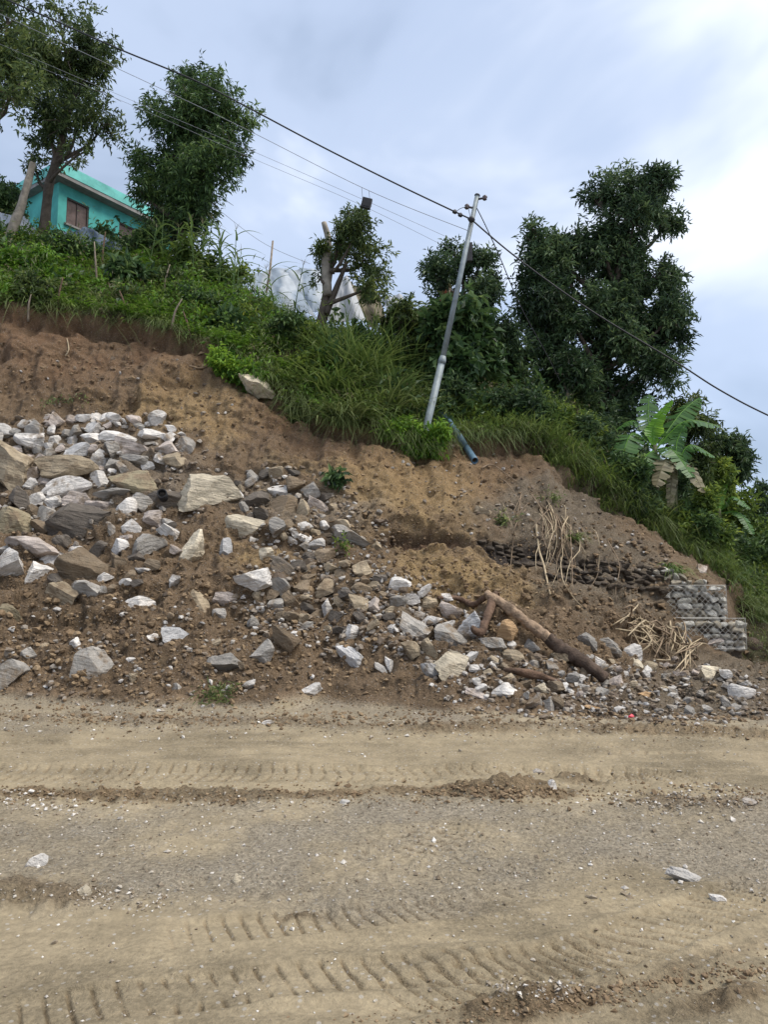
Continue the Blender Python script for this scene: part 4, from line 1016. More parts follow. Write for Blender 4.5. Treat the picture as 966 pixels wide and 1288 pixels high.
for k_ in range(80):
    u_ = r.uniform(0, 1); cx, cy = 785 + 85 * u_ + r.normal() * 8, 788 + 38 * u_ + r.normal() * 9
    a_ = math.radians(r.normal(32, 45)); ln = r.uniform(8, 24); dx, dy = math.cos(a_) * ln, math.sin(a_) * ln
    up = r.uniform(0.06, 0.38)
    p_ = [on(cx - dx, cy - dy, up * 0.6 + 0.03), on(cx, cy, up + 0.08), on(cx + dx, cy + dy, 0.03)]
    mb = MB(); mb.add(*tube(smooth_path(np.array(p_) - h0, 7), np.array([0.012, 0.017, 0.019, 0.02, 0.019, 0.016, 0.010]) * r.uniform(.5, 1.1), 5)); link('stalk', mb.mesh('stalk', STALK[int(r.random() < 0.4)], True), heap)
r0 = on(690, 660, 0); roots = empty('root_tangle', Vector(r0), 'tangle of dry roots and dead grass hanging over the dark earth recess', 'roots')
for k_ in range(46):
    px_ = r.normal(690, 28); py_ = 645 + 0.45 * (px_ - 690) + r.normal() * 9
    ln = r.uniform(25, 62) if r.random() < 0.7 else r.uniform(70, 105); sl = r.normal(0.22, 0.28)
    p_ = [on(px_, py_, 0.02), on(px_ + 0.3 * sl * ln, py_ + 0.33 * ln, 0.14 + 0.12 * r.random()), on(px_ + 0.6 * sl * ln + r.normal() * 3, py_ + 0.66 * ln, 0.14), on(px_ + sl * ln, py_ + ln, 0.03)]
    yy = [q[1] for q in p_]; base_y = max(yy[0], 13.5)
    for q in p_[1:]: q[1] = min(q[1], base_y - 0.05)
    mb = MB(); mb.add(*tube(smooth_path(np.array(p_) - r0, 9), np.linspace(0.014, 0.005, 9) * r.uniform(0.4, 1.2), 5)); link('root', mb.mesh('root', STALK[int(r.random() < 0.65)], True), roots)
for (lab, pts_, rad_) in [('long pale split stalk hanging down the slope from the roots', [(674, 662), (678, 690), (684, 715), (692, 748)], 0.030),
                     ('thin pale root curling on the slope below the gabion stones', [(705, 700), (708, 730), (718, 750), (735, 768)], 0.013),
                     ('thin dead branch lying beside the open pipe end', [(604, 590), (618, 585), (640, 600), (668, 622)], 0.018),
                     ('dead twig bent over the turf edge near the hanging grass', [(392, 522), (400, 512), (404, 505), (412, 498)], 0.022),
                     ('dark root lying along the cut below the turf', [(236, 462), (255, 465), (275, 458), (292, 455)], 0.03),
                     ('short leaning twig on the red earth of the cut', [(83, 448), (84, 440), (86, 428)], 0.02)]:
    p_ = np.array([on(a_, b_, 0.06) for a_, b_ in pts_]); o3 = p_[0].copy(); mb = MB()
    mb.add(*tube(smooth_path(p_ - o3, 16), np.linspace(rad_, rad_ * 0.55, 16), 6, wob=0.3)); link('dead_twig', mb.mesh('dead_twig', STALK[1] if 'dark' in lab or 'dead' in lab else STALK[0], True), None, Vector(o3), lab, 'twig')
q, n_ = hit(793, 904); V, Fc = rock_np(44, (0.09, 0.05, 0.07), 2, 5); link('litter_scrap', mesh_np('litter_scrap', V, Fc, simple_mat('red_plastic', (.55, .03, .06), 0.4, 0.1)), None, q + n_ * 0.03, 'tiny crumpled red scrap of litter on the stony verge', 'litter')
# ------------------------------------------------------------------ foliage
def nrmz(a): return a / (np.linalg.norm(a, axis=-1, keepdims=True) + 1e-9)
def leaves(C, D, Nm, ln, wd, fold=0.25):
    "diamond leaves folded along the midrib: C base points, D axis, Nm rough normal"
    n = len(C); D = nrmz(D); Sx = nrmz(np.cross(D, Nm)); Nn_ = np.cross(Sx, D)
    ln = np.broadcast_to(ln, (n,))[:, None]; wd = np.broadcast_to(wd, (n,))[:, None]
    tip = C + D * ln - Nn_ * ln * 0.16
    lf = C + D * ln * 0.42 + Sx * wd * 0.5 + Nn_ * wd * fold; rt = C + D * ln * 0.42 - Sx * wd * 0.5 + Nn_ * wd * fold
    V = np.stack([C, lf, tip, rt], 1).reshape(-1, 3); b = np.arange(n)[:, None] * 4
    return V, np.concatenate([b + np.array([[0, 2, 1]]), b + np.array([[0, 3, 2]])])
def blades(C, D, ln, wd, droop, seg=3, r=None):
    "arching grass blades"
    n = len(C); D = nrmz(D); side = nrmz(np.cross(D, np.array([0, 0, 1.0]) + 0.01)); hor = D.copy(); hor[:, 2] = 0; hor = nrmz(hor)
    rows = []
    for k in range(seg + 1):
        t = k / seg; c = C + D * (ln * t)[:, None] + hor * (droop * ln * t * t * 0.6)[:, None]; c[:, 2] -= droop * ln * t ** 2.2
        w_ = wd * (1 - t) ** 0.7 * 0.5 * (1 if k else 0.7)
        rows += [c - side * w_[:, None], c + side * w_[:, None]]
    V = np.stack(rows, 1).reshape(-1, 3); b = np.arange(n)[:, None] * (2 * (seg + 1)); Fs = []
    for k in range(seg):
        Fs.append(b + np.array([[2 * k, 2 * k + 1, 2 * k + 3]])); Fs.append(b + np.array([[2 * k, 2 * k + 3, 2 * k + 2]]))
    return V, np.concatenate(Fs)
LM = {
 'tree_dark': leaf_mat('leaf_tree_dark', (.024, .052, .018), (.052, .105, .030), (.115, .185, .052), .28),
 'tree_mid': leaf_mat('leaf_tree_mid', (.028, .050, .016), (.062, .100, .028), (.130, .172, .050), .3),
 'tree_deep': leaf_mat('leaf_tree_deep', (.021, .044, .020), (.045, .086, .034), (.095, .146, .056), .26),
 'broad': leaf_mat('leaf_broad', (.020, .048, .018), (.046, .098, .030), (.10, .165, .055), .28),
 'red_tip': leaf_mat('leaf_red_tip', (.05, .07, .02), (.10, .07, .03), (.17, .06, .03), .25),
 'cover': leaf_mat('leaf_cover', (.042, .078, .015), (.094, .155, .027), (.185, .262, .048), .34),
 'bright': leaf_mat('leaf_bright', (.05, .12, .012), (.095, .21, .022), (.17, .31, .04), .35),
 'grass': leaf_mat('leaf_grass', (.046, .084, .020), (.098, .160, .036), (.190, .250, .070), .32),
 'grass_pale': leaf_mat('leaf_grass_pale', (.06, .085, .028), (.12, .165, .05), (.21, .25, .10), .3),
 'maize': leaf_mat('leaf_maize', (.045, .085, .028), (.09, .155, .045), (.16, .22, .07), .3),
 'banana': leaf_mat('leaf_banana', (.05, .12, .035), (.075, .165, .045), (.105, .21, .06), .4, 0.4),
 'banana_new': leaf_mat('leaf_banana_new', (.12, .27, .03), (.15, .33, .04), (.18, .38, .05), .45, 0.4),
 'banana_dry': leaf_mat('leaf_banana_dry', (.12, .10, .055), (.19, .165, .09), (.26, .23, .14), .3),
}
TBARK = simple_mat('tree_bark', (.085, .068, .052), 0.95, 0.4, 6, 0.02)
TBARK_P = simple_mat('pale_bark', (.24, .21, .17), 0.95, 0.35, 6, 0.015)
CTONE = [None]
def crown_np(clumps, n_twigs, per, ln, wd, seed, spread=0.30, gap=-0.15, droop=0.25, shell=0.42):
    "clumps: (centre xyz, (rx, ry, rz)); twigs scattered through the clumps, leaves along each twig"
    r = np.random.default_rng(seed)
    C = np.array([c for c, _ in clumps], float); Rd = np.array([q for _, q in clumps], float)
    # every clump breaks up into sprays of its own tone
    kk = 9; dr_ = nrmz(r.normal(size=(len(C), kk, 3)) + np.array([0, -0.25, 0.15])); f_ = r.uniform(0.35, 0.92, (len(C), kk, 1))
    C = (C[:, None] + dr_ * f_ * Rd[:, None]).reshape(-1, 3); Rd = (Rd[:, None] * r.uniform(0.28, 0.52, (len(Rd), kk, 1))).reshape(-1, 3)
    tone = r.normal(0.1, 0.45, len(C))
    wgt = Rd.prod(1) ** 0.72; wgt /= wgt.sum()
    ids = r.choice(len(C), n_twigs * 2, p=wgt)
    dirs = nrmz(r.normal(size=(len(ids), 3))); rad = r.random(len(ids)) ** shell
    tw = C[ids] + dirs * rad[:, None] * Rd[ids] * (1 + 0.16 * vnoise(dirs * 2.5 + ids[:, None] * 3.7, seed)[:, None])
    keep = fbm(tw * 1.9 / max(0.5, Rd.mean()) + seed, 3, seed) > gap - 0.25 * (r.random(len(tw)))
    tw, dirs = tw[keep][:n_twigs], dirs[keep][:n_twigs]
    ax = nrmz(dirs + r.normal(size=dirs.shape) * 0.55 + np.array([0, 0, 0.25]))
    t = r.uniform(-0.5, 1, (len(tw), per)); sz = r.uniform(0.6, 1.25, (len(tw), 1)) * spread
    pos = tw[:, None] + ax[:, None] * (t * sz)[..., None] + r.normal(size=(len(tw), per, 3)) * (0.16 * spread)
    d = nrmz(ax[:, None] * 0.7 + r.normal(size=pos.shape) * 0.75); d[..., 2] -= droop
    nm = r.normal(size=pos.shape) * 0.6 + np.array([0, 0, 1.0])
    k = pos.shape[0] * per
    s_ = r.uniform(0.65, 1.25, k)
    CTONE[0] = np.repeat(tone[ids][keep][:n_twigs] + r.normal(0, 0.18, len(tw)), per * 4)
    return leaves(pos.reshape(-1, 3), d.reshape(-1, 3), nm.reshape(-1, 3), ln * s_, wd * s_)
def crown_mesh(name, V, Fc, mat):
    me = mesh_np(name, V, Fc, mat); a = me.attributes.new('tone', 'FLOAT', 'POINT'); a.data.foreach_set('value', np.clip(CTONE[0], -0.8, 1.6).astype(np.float32)); return me
def px_clump(px, py, rx, ry, Yc, dy=0.0):
    c = np.array(P(px, py, Yc + dy)); s_ = np.linalg.norm(c - np.array([0, 0, CAMZ])) / F
    return (c, (rx * s_, 0.5 * (rx + ry) * s_ * 0.9, ry * s_))
def tree(name, label, cat, base, trunk, clumps, mat, twigs, per=14, ln=0.17, wd=0.055, seed=1, r0=0.17, bark=None, group=None, gap=-0.15, droop=0.25, spread=0.3, extra=None, stems=1, shell=0.42):
    """base, trunk: pixel points with distance; clumps: (px, py, rx, ry, distance, offset)"""
    bark = bark or TBARK
    b = np.array(P(*base)); g, _ = drop(b[0], b[1]); 
    if abs(g.z - b[2]) < 1.5: b[2] = g.z
    root = empty(name, Vector(b), label, cat, group)
    pts = [b - np.array([0, 0, 0.3])] + [np.array(P(*q)) for q in trunk]
    path = smooth_path(np.array(pts) - b, 16)
    mb = MB(); mb.add(*tube(path, np.linspace(r0, r0 * 0.35, 16), 9, wob=0.2, seed=seed)); link('trunk', mb.mesh('trunk', bark, True), root)
    cl = [px_clump(*c) for c in clumps]
    rr = np.random.default_rng(seed)
    for c, rad in cl:
        j = int(np.clip(rr.integers(6, 15), 0, 15)); a = path[j] + b
        dist = np.linalg.norm(path + b - c, axis=1); low = np.where(path[:, 2] + b[2] < c[2] + 0.2)[0]
        if len(low): j = low[np.argmin(dist[low])]; a = path[max(j - 2, 3)] + b
        m_ = (a + c) / 2 + rr.normal(size=3) * 0.15 + np.array([0, 0, -0.12])
        mb = MB(); mb.add(*tube(smooth_path(np.array([a, m_, c]) - b, 8), np.linspace(r0 * 0.42, r0 * 0.10, 8), 6, wob=0.2, seed=seed)); br = link('branch', mb.mesh('branch', bark, True), root)
        # twigs inside the clump
        mb = MB()
        for _ in range(7):
            e_ = c + nrmz(rr.normal(size=3)) * np.array(rad) * 0.85; mb.add(*tube(np.array([m_ * 0.35 + c * 0.65, (c + e_) / 2 + rr.normal(size=3) * 0.06, e_]) - b, [r0 * 0.13, r0 * 0.09, 0.006], 4, cap=False))
        tw = link('twigs', mb.mesh('twigs', bark), br); tw['kind'] = 'stuff'
    V, Fc = crown_np([(c - b, q) for c, q in cl], twigs, per, ln, wd, seed, spread, gap, droop, shell)
    link('crown', crown_mesh('crown', V, Fc, LM[mat]), root)
    return root, b
def C6(Y, *l): return [(a, b_, c, d_, Y, ((i * 37) % 11 - 5) * 0.16) for i, (a, b_, c, d_) in enumerate(l)]
tree('tree', 'tall slender tree with a loose dark crown in front of the teal house', 'tree', (52, 300, 24.2), [(58, 262, 24.2), (62, 230, 24.2), (74, 190, 24.2), (86, 130, 24.2), (92, 70, 24.2)],
     C6(24.2, (86, 62, 52, 40), (58, 105, 45, 40), (112, 105, 40, 42), (96, 152, 48, 36), (58, 160, 32, 34), (40, 72, 30, 32), (118, 68, 28, 30), (75, 30, 26, 18), (70, 196, 26, 18), (128, 160, 22, 20), (42, 206, 16, 16), (100, 192, 18, 14)), 'tree_mid', 1250, 13, 0.19, 0.062, 11, 0.20, gap=-0.1)
tree('tree', 'yellowish leaved tree leaning in beside the slender dark tree', 'tree', (-70, 330, 21.0), [(-62, 270, 21), (-50, 200, 20.5), (-25, 168, 20.2), (5, 140, 20)],
     C6(20.0, (-20, 20, 42, 34), (0, 70, 38, 32), (-25, 115, 46, 36), (12, 112, 28, 28), (-60, 60, 50, 50), (12, 12, 18, 16)), 'tree_mid', 620, 13, 0.19, 0.07, 12, 0.16, gap=-0.1)
b0 = np.array(P(6, 312, 23.4)); mb = MB(); mb.add(*tube(smooth_path([b0 - b0, np.array(P(22, 270, 23.4)) - b0, np.array(P(34, 232, 23.4)) - b0, np.array(P(40, 205, 23.5)) - b0], 14), np.linspace(0.17, 0.10, 14), 10, wob=0.25))
link('bare_trunk', mb.mesh('bare_trunk', TBARK_P, True), None, Vector(b0), 'bare pale leaning trunk at the foot of the slender dark tree', 'tree trunk')
tree('tree', 'dense bushy evergreen tree between the teal house and the maize', 'tree', (228, 330, 24.0), [(228, 300, 24), (230, 250, 24), (236, 190, 24), (242, 130, 24)],
     C6(24.0, (238, 132, 42, 38), (272, 142, 38, 34), (215, 160, 30, 36), (282, 190, 30, 36), (244, 196, 46, 38), (210, 226, 34, 36), (186, 246, 20, 26), (256, 242, 44, 34), (224, 280, 36, 30), (180, 208, 15, 26), (246, 106, 22, 16), (262, 216, 40, 32), (235, 262, 40, 30), (205, 290, 26, 18)), 'tree_dark', 2300, 15, 0.20, 0.055, 13, 0.2, gap=-0.42, droop=0.45, spread=0.32, shell=0.36)
rt, b = tree('lopped_tree', 'lopped tree with a thick stub and tufty regrowth beside the white plastic', 'tree', (398, 440, 20.9), [(405, 400, 20.9), (412, 360, 20.9), (416, 330, 20.9)],
     C6(20.9, (448, 296, 28, 24), (462, 330, 24, 26), (438, 318, 22, 20), (466, 362, 16, 22), (408, 326, 14, 18), (446, 272, 15, 13), (425, 300, 16, 18), (402, 348, 10, 12)), 'tree_mid', 420, 13, 0.17, 0.05, 14, 0.19, gap=-0.05, spread=0.26)
mb = MB(); mb.add(*tube(smooth_path([np.array(P(412, 372, 20.8)) - b, np.array(P(410, 330, 20.8)) - b, np.array(P(413, 300, 20.8)) - b, np.array(P(407, 280, 20.8)) - b], 10), np.linspace(0.15, 0.075, 10), 8, wob=0.3)); link('stub', mb.mesh('stub', TBARK_P, True), rt)
mb = MB(); mb.add(*tube(smooth_path([np.array(P(410, 395, 20.8)) - b, np.array(P(424, 360, 20.8)) - b, np.array(P(436, 330, 20.8)) - b], 8), np.linspace(0.10, 0.05, 8), 8, wob=0.3)); link('fork', mb.mesh('fork', TBARK, True), rt)
tree('tree', 'small dark tree rising right behind the steel pole', 'tree', (580, 470, 24.5), [(580, 430, 24.5), (582, 380, 24.5), (585, 345, 24.5)],
     C6(24.5, (552, 348, 17, 22), (584, 330, 26, 20), (612, 352, 18, 28), (596, 372, 28, 24), (560, 376, 22, 18), (572, 318, 12, 12), (606, 326, 10, 14), (548, 330, 9, 11)), 'tree_deep', 560, 13, 0.20, 0.065, 15, 0.15, gap=-0.2)
rt, b = tree('broadleaf_bush', 'big leaved green bush with reddish top shoots behind the pole foot', 'bush', (562, 520, 20.6), [(563, 490, 20.6), (565, 450, 20.6), (568, 420, 20.6)],
     C6(20.6, (560, 404, 30, 26), (590, 428, 28, 28), (543, 432, 26, 26), (572, 458, 32, 26), (604, 450, 24, 26), (548, 470, 24, 22), (585, 392, 20, 18)), 'broad', 420, 9, 0.30, 0.17, 16, 0.12, gap=-0.3, spread=0.34)
V, Fc = crown_np([(np.array(q[0]) - b, q[1]) for q in (px_clump(566, 376, 22, 8, 20.5), px_clump(588, 382, 10, 8, 20.5))], 16, 5, 0.24, 0.11, 17, 0.25, -1); link('red_shoots', mesh_np('red_shoots', V, Fc, LM['red_tip']), rt)['label'] = 'reddish young top leaves'
tree('bush', 'reddish speckled bush between the tall grass and the big leaved bush', 'bush', (512, 480, 21.0), [(512, 450, 21), (514, 420, 21)], C6(21.0, (505, 396, 22, 20), (524, 410, 22, 22), (500, 428, 24, 22), (528, 440, 18, 22), (490, 405, 16, 18)), 'tree_mid', 360, 12, 0.17, 0.06, 18, 0.08)
tree('tree', 'dark rounded tree filling the gap between pole and tallest tree', 'tree', (640, 530, 22.4), [(640, 490, 22.4), (638, 450, 22.4), (636, 425, 22.4)],
     C6(22.4, (630, 430, 28, 24), (655, 458, 26, 26), (622, 466, 28, 26), (664, 492, 22, 24), (640, 500, 34, 24), (604, 492, 22, 22), (612, 412, 16, 16)), 'tree_deep', 820, 13, 0.20, 0.065, 19, 0.14, gap=-0.25)
tree('tree', 'tallest tree with a broad dense crown and a separate top tuft', 'tree', (742, 575, 23.2), [(744, 530, 23.2), (752, 470, 23.2), (765, 400, 23.2), (780, 330, 23.2), (792, 270, 23.2), (796, 240, 23.2)],
     C6(23.2, (688, 322, 30, 34), (728, 326, 44, 34), (778, 340, 44, 36), (700, 378, 42, 42), (750, 392, 50, 44), (808, 378, 40, 40), (700, 438, 34, 38), (756, 448, 52, 44), (818, 432, 34, 36), (730, 500, 42, 36), (786, 500, 44, 34), (672, 298, 15, 17), (700, 480, 26, 26), (838, 385, 24, 30), (830, 465, 26, 26), (848, 425, 16, 26), (832, 345, 20, 20), (670, 350, 20, 30), (672, 400, 20, 30), (690, 420, 24, 26), (845, 400, 18, 20),
        (786, 240, 38, 22), (828, 228, 20, 16), (748, 250, 20, 16), (838, 282, 20, 20), (800, 272, 34, 20), (788, 304, 14, 16), (812, 258, 26, 22), (760, 292, 20, 16)), 'tree_deep', 5000, 14, 0.21, 0.062, 20, 0.26, gap=-0.30, spread=0.32, shell=0.40)
tree('tree', 'many stemmed dark tree at the foot of the tallest tree', 'tree', (705, 570, 22.0), [(708, 530, 22), (716, 490, 22), (725, 455, 22)], C6(22.0, (690, 520, 26, 24), (720, 470, 30, 30), (672, 505, 18, 22), (745, 540, 26, 22), (775, 545, 26, 24)), 'tree_deep', 520, 13, 0.19, 0.06, 21, 0.13, bark=TBARK_P, gap=-0.1)
tree('tree', 'feathery tree with drooping sprays just behind the banana plants', 'tree', (868, 640, 24.5), [(868, 590, 24.5), (866, 550, 24.5), (868, 520, 24.5)], C6(24.5, (862, 515, 20, 14), (874, 540, 22, 20), (850, 545, 22, 22), (880, 575, 24, 24), (850, 590, 26, 26), (878, 505, 8, 8)), 'tree_mid', 520, 13, 0.22, 0.055, 22, 0.12, gap=-0.1, droop=0.6)
tree('tree', 'dark blue green tree rising behind the leafy bank at the ridge end', 'tree', (918, 660, 28.0), [(918, 620, 28), (918, 580, 28), (916, 550, 28)], C6(28.0, (912, 556, 20, 16), (924, 580, 18, 26), (904, 590, 24, 26), (930, 568, 10, 18), (898, 560, 14, 14)), 'tree_deep', 620, 13, 0.22, 0.07, 23, 0.15, gap=-0.25)
tree('tree', 'light green leafy tree below the dark blue green tree', 'tree', (898, 690, 25.5), [(898, 650, 25.5), (900, 620, 25.5)], C6(25.5, (895, 610, 30, 28), (918, 632, 24, 24), (880, 640, 30, 28), (905, 662, 32, 26), (866, 612, 18, 22), (930, 655, 18, 20)), 'cover', 760, 13, 0.22, 0.085, 24, 0.12, gap=-0.25)
tree('tree', 'distant thin tree seen past the ridge end', 'tree', (962, 700, 44.0), [(962, 660, 44), (960, 630, 44)], C6(44.0, (958, 622, 16, 14), (972, 640, 18, 20), (950, 650, 12, 14), (968, 665, 16, 16)), 'tree_deep', 260, 12, 0.32, 0.11, 25, 0.14)
for (lab, px_, py_, rx, ry, Y_, mt, tw, sd) in [
    ('mid green bush below the light green leafy tree', 925, 700, 40, 30, 24.5, 'cover', 520, 31), ('deep green bush at the outer end of the bank', 968, 705, 36, 40, 25.5, 'broad', 560, 32),
    ('deep green bush above the grass beside the gabion wall', 890, 690, 34, 26, 22.6, 'tree_deep', 520, 33), ('shadowy bush under the banana plants', 850, 650, 32, 26, 22.0, 'tree_deep', 460, 34),
    ('dark shrub at the base of the tallest tree next to the turf edge', 765, 565, 32, 22, 21.4, 'tree_deep', 420, 35), ('low dark shrub between the tallest tree and the banana plants', 800, 600, 30, 28, 21.6, 'tree_dark', 460, 36),
    ('low dark shrub behind the tall grass clump by the blue pipe', 645, 520, 34, 16, 20.9, 'tree_dark', 360, 37), ('low leafy shrub behind the blue pipe top', 600, 512, 26, 14, 20.2, 'broad', 300, 38),
    ('dark green bush behind the maize plants', 262, 338, 40, 22, 22.8, 'cover', 420, 39), ('leafy bush between the maize and the plastic shelter', 318, 394, 26, 14, 21.2, 'cover', 300, 40),
    ('leafy bush beside the teal house window', 132, 297, 13, 10, 25.0, 'tree_dark', 160, 41), ('dark bush at the end of the slate blue sheet', 190, 312, 26, 14, 23.6, 'tree_dark', 300, 42),
    ('dull green bush below the bare pale trunk', 10, 250, 24, 22, 25.0, 'tree_dark', 300, 43), ('bushy green growth at the foot of the lopped tree', 376, 430, 28, 24, 20.4, 'cover', 420, 44),
    ('dark leafy bush on the turf above the bright green bush', 300, 412, 30, 22, 20.0, 'cover', 380, 45), ('small deep green bush tucked behind the tall grass', 470, 440, 40, 26, 20.8, 'broad', 420, 46)]:
    c, rad = px_clump(px_, py_, rx, ry, Y_); g, _ = drop(c[0], c[1]); rr = np.random.default_rng(sd)
    bs = np.array([c[0], c[1], min(g.z, c[2])]); root = empty('bush', Vector(bs), lab, 'bush')
    cl = [(c - bs + rr.normal(size=3) * np.array(rad) * 0.45, tuple(np.array(rad) * rr.uniform(0.45, 0.75))) for _ in range(5)] + [(c - bs - np.array([0, 0, rad[2] * 0.5]), rad)]
    V, Fc = crown_np(cl, tw, 12, 0.17, 0.07, sd, 0.26, -0.25); link('foliage', crown_mesh('foliage', V, Fc, LM[mt]), root)
    for _ in range(4):
        e_ = c - bs + rr.normal(size=3) * np.array(rad) * 0.4; mb = MB(); mb.add(*tube(smooth_path([np.array([rr.normal() * 0.1, rr.normal() * 0.1, -0.2]), e_ * 0.5, e_], 6), np.linspace(0.035, 0.012, 6), 5)); link('stem', mb.mesh('stem', TBARK, True), root)

# shrubs rooted along the outer bank, between the grass fringe and the trees
for (lab, px_, py_, rx, ry, mt, sd) in [
    ('dark shrub on the bank close to the bushy turf grass', 688, 548, 22, 24, 'tree_dark', 71), ('leafy shrub on the bank straight below the tallest tree', 722, 562, 28, 28, 'cover', 72),
    ('dark shrub on the bank beside the many stemmed tree', 752, 585, 26, 30, 'tree_deep', 73), ('leafy shrub on the bank before the low dark shrub', 780, 612, 24, 22, 'tree_dark', 74),
    ('dark shrub at the stem of the tall banana plant', 800, 648, 22, 16, 'tree_deep', 75), ('green shrub on the bank below the drooping dry banana leaves', 868, 678, 22, 14, 'tree_dark', 76),
    ('green shrub on the bank behind the wall top rock', 888, 690, 28, 26, 'cover', 77), ('dark shrub on the bank past the gabion wall', 925, 722, 28, 26, 'tree_dark', 78),
    ('lush shrub on the bank under the deep green end bush', 958, 720, 30, 26, 'cover', 79), ('dark shrub behind the bushy turf grass', 655, 530, 26, 18, 'tree_deep', 80)]:
    q, n_ = hit(px_, py_); s_ = q.length / F; rr = np.random.default_rng(sd); rad = np.array([rx, rx * 0.8, ry]) * s_
    root = empty('shrub', q, lab, 'shrub'); c = np.array([0, 0.1, rad[2] * 0.75])
    cl = [(c + rr.normal(size=3) * rad * 0.5, tuple(rad * rr.uniform(0.4, 0.7))) for _ in range(6)]
    V, Fc = crown_np(cl, 420, 12, 0.18, 0.06, sd, 0.26, -0.3); link('foliage', crown_mesh('foliage', V, Fc, LM[mt]), root)
    for _ in range(3):
        e_ = c + rr.normal(size=3) * rad * 0.4; mb = MB(); mb.add(*tube(smooth_path([np.array([rr.normal() * 0.1, 0, -0.2]), e_ * 0.5, e_], 6), np.linspace(0.035, 0.012, 6), 5)); link('stem', mb.mesh('stem', TBARK, True), root)

# low bushes dotted over the turf between the cut and the crest
for (lab, px_, py_, rx, ry, mt, ln_, sd) in [
    ('low dark bush in the turf below the slate blue sheet', 100, 330, 24, 12, 'tree_dark', .16, 171), ('low yellow green bush in the turf below the bare pale trunk', 30, 345, 24, 12, 'bright', .15, 172),
    ('low broad leaved bush in the middle of the turf', 160, 362, 22, 14, 'broad', .26, 173), ('low green bush in the turf below the dense bushy tree', 215, 368, 24, 14, 'tree_mid', .16, 174),
    ('low feathery bush near the turf edge above the red cut', 130, 385, 20, 10, 'grass_pale', .18, 175), ('low dark bush in the turf under the maize row', 255, 390, 24, 14, 'tree_dark', .15, 176),
    ('low broad leaved bush in the turf above the bright green bush', 278, 425, 20, 14, 'broad', .26, 177), ('low dark bush at the corner of the plastic shelter', 350, 430, 22, 12, 'tree_dark', .16, 178),
    ('low yellowish bush near the turf edge beside the hanging grass', 380, 470, 20, 14, 'cover', .16, 179), ('low dull bush beside the turf edge under the bare trunk', 50, 378, 20, 9, 'tree_mid', .15, 180),
    ('low dark bush beneath the broadleaf bush', 560, 515, 22, 14, 'tree_deep', .16, 181), ('low yellow green bush on the turf between maize and cut', 205, 398, 18, 9, 'bright', .14, 182)]:
    q, n_ = hit(px_, py_); s_ = q.length / F; rr = np.random.default_rng(sd); rad = np.array([rx, rx * 0.7, ry]) * s_
    root = empty('bush', q, lab, 'bush'); c = np.array([0, 0.0, rad[2] * 0.8])
    cl = [(c + rr.normal(size=3) * rad * 0.55, tuple(rad * rr.uniform(0.4, 0.75))) for _ in range(5)]
    V, Fc = crown_np(cl, 190 if ln_ < .2 else 90, 11, ln_, ln_ * (0.42 if mt != 'grass_pale' else 0.18), sd, 0.25, -0.4); link('foliage', crown_mesh('foliage', V, Fc, LM[mt]), root)
    for _ in range(3):
        e_ = c + rr.normal(size=3) * rad * 0.4; mb = MB(); mb.add(*tube(smooth_path([np.array([rr.normal() * 0.08, 0, -0.2]), e_ * 0.5, e_], 6), np.linspace(0.025, 0.010, 6), 5)); link('stem', mb.mesh('stem', TBARK, True), root)

# --- bright bush on the turf edge, small plants on the slide
def weed(name, lab, cat, px_, py_, rx, ry, mt, n, sd, ln=0.13, wd=0.05, up=0.0, group=None, per=9, fwd=0.05):
    q, n_ = hit(px_, py_); s_ = q.length / F; rr = np.random.default_rng(sd)
    cl = [(rr.normal(size=3) * np.array([rx, rx * .6, ry]) * s_ * 0.4 + np.array([0, -fwd, ry * s_ * 0.4 + up]), (rx * s_ * 0.6, rx * s_ * 0.5, ry * s_ * 0.6)) for _ in range(5)]
    V, Fc = crown_np(cl, n, per, ln, wd, sd, 0.2, -0.6, 0.3); root = empty(name, q, lab, cat, group)
    link('foliage', crown_mesh('foliage', V, Fc, LM[mt]), root)
    mb = MB(); mb.add(*tube([(0, 0.05, -0.15), (0, 0, 0.05), tuple(cl[0][0])], [0.02, 0.016, 0.008], 5)); link('stem', mb.mesh('stem', TBARK, True), root)
weed('bush', 'bright green bush overhanging the cream slab at the turf edge', 'bush', 300, 478, 32, 26, 'bright', 700, 51, 0.14, 0.055, up=0.0, fwd=0.25)
weed('weed', 'green weeds tufted around the foot of the steel pole', 'plant', 532, 568, 32, 18, 'bright', 320, 52)
weed('weed', 'dark leafy sprig stuck in the ochre slope', 'plant', 420, 610, 11, 8, 'broad', 22, 53, 0.2, 0.07)
weed('weed', 'small green sprig on the lip of the dark recess', 'plant', 634, 658, 12, 5, 'grass_pale', 16, 54, 0.12, 0.03)
weed('weed', 'tiny moss green weed on the grey outcrop', 'plant', 428, 686, 8, 3, 'cover', 10, 55, 0.08, 0.04)
weed('weed', 'flattened weeds lying at the road edge', 'plant', 268, 876, 26, 2, 'grass_pale', 30, 56, 0.13, 0.016)
weed('weed', 'low weeds on the slide below the tall turf grass', 'plant', 688, 628, 18, 3, 'grass_pale', 16, 57, 0.10, 0.025)
weed('weed', 'sparse green sprigs on the bare soil above the rock heap', 'plant', 85, 507, 34, 2, 'grass_pale', 16, 58, 0.10, 0.03)
weed('weed', 'pale green weeds at the brim of the cut near the dead twig', 'plant', 372, 528, 18, 10, 'grass_pale', 110, 59, 0.15, 0.03)
weed('weed', 'green weeds hanging under the tall grass beside the pole', 'plant', 505, 552, 26, 12, 'bright', 200, 60)

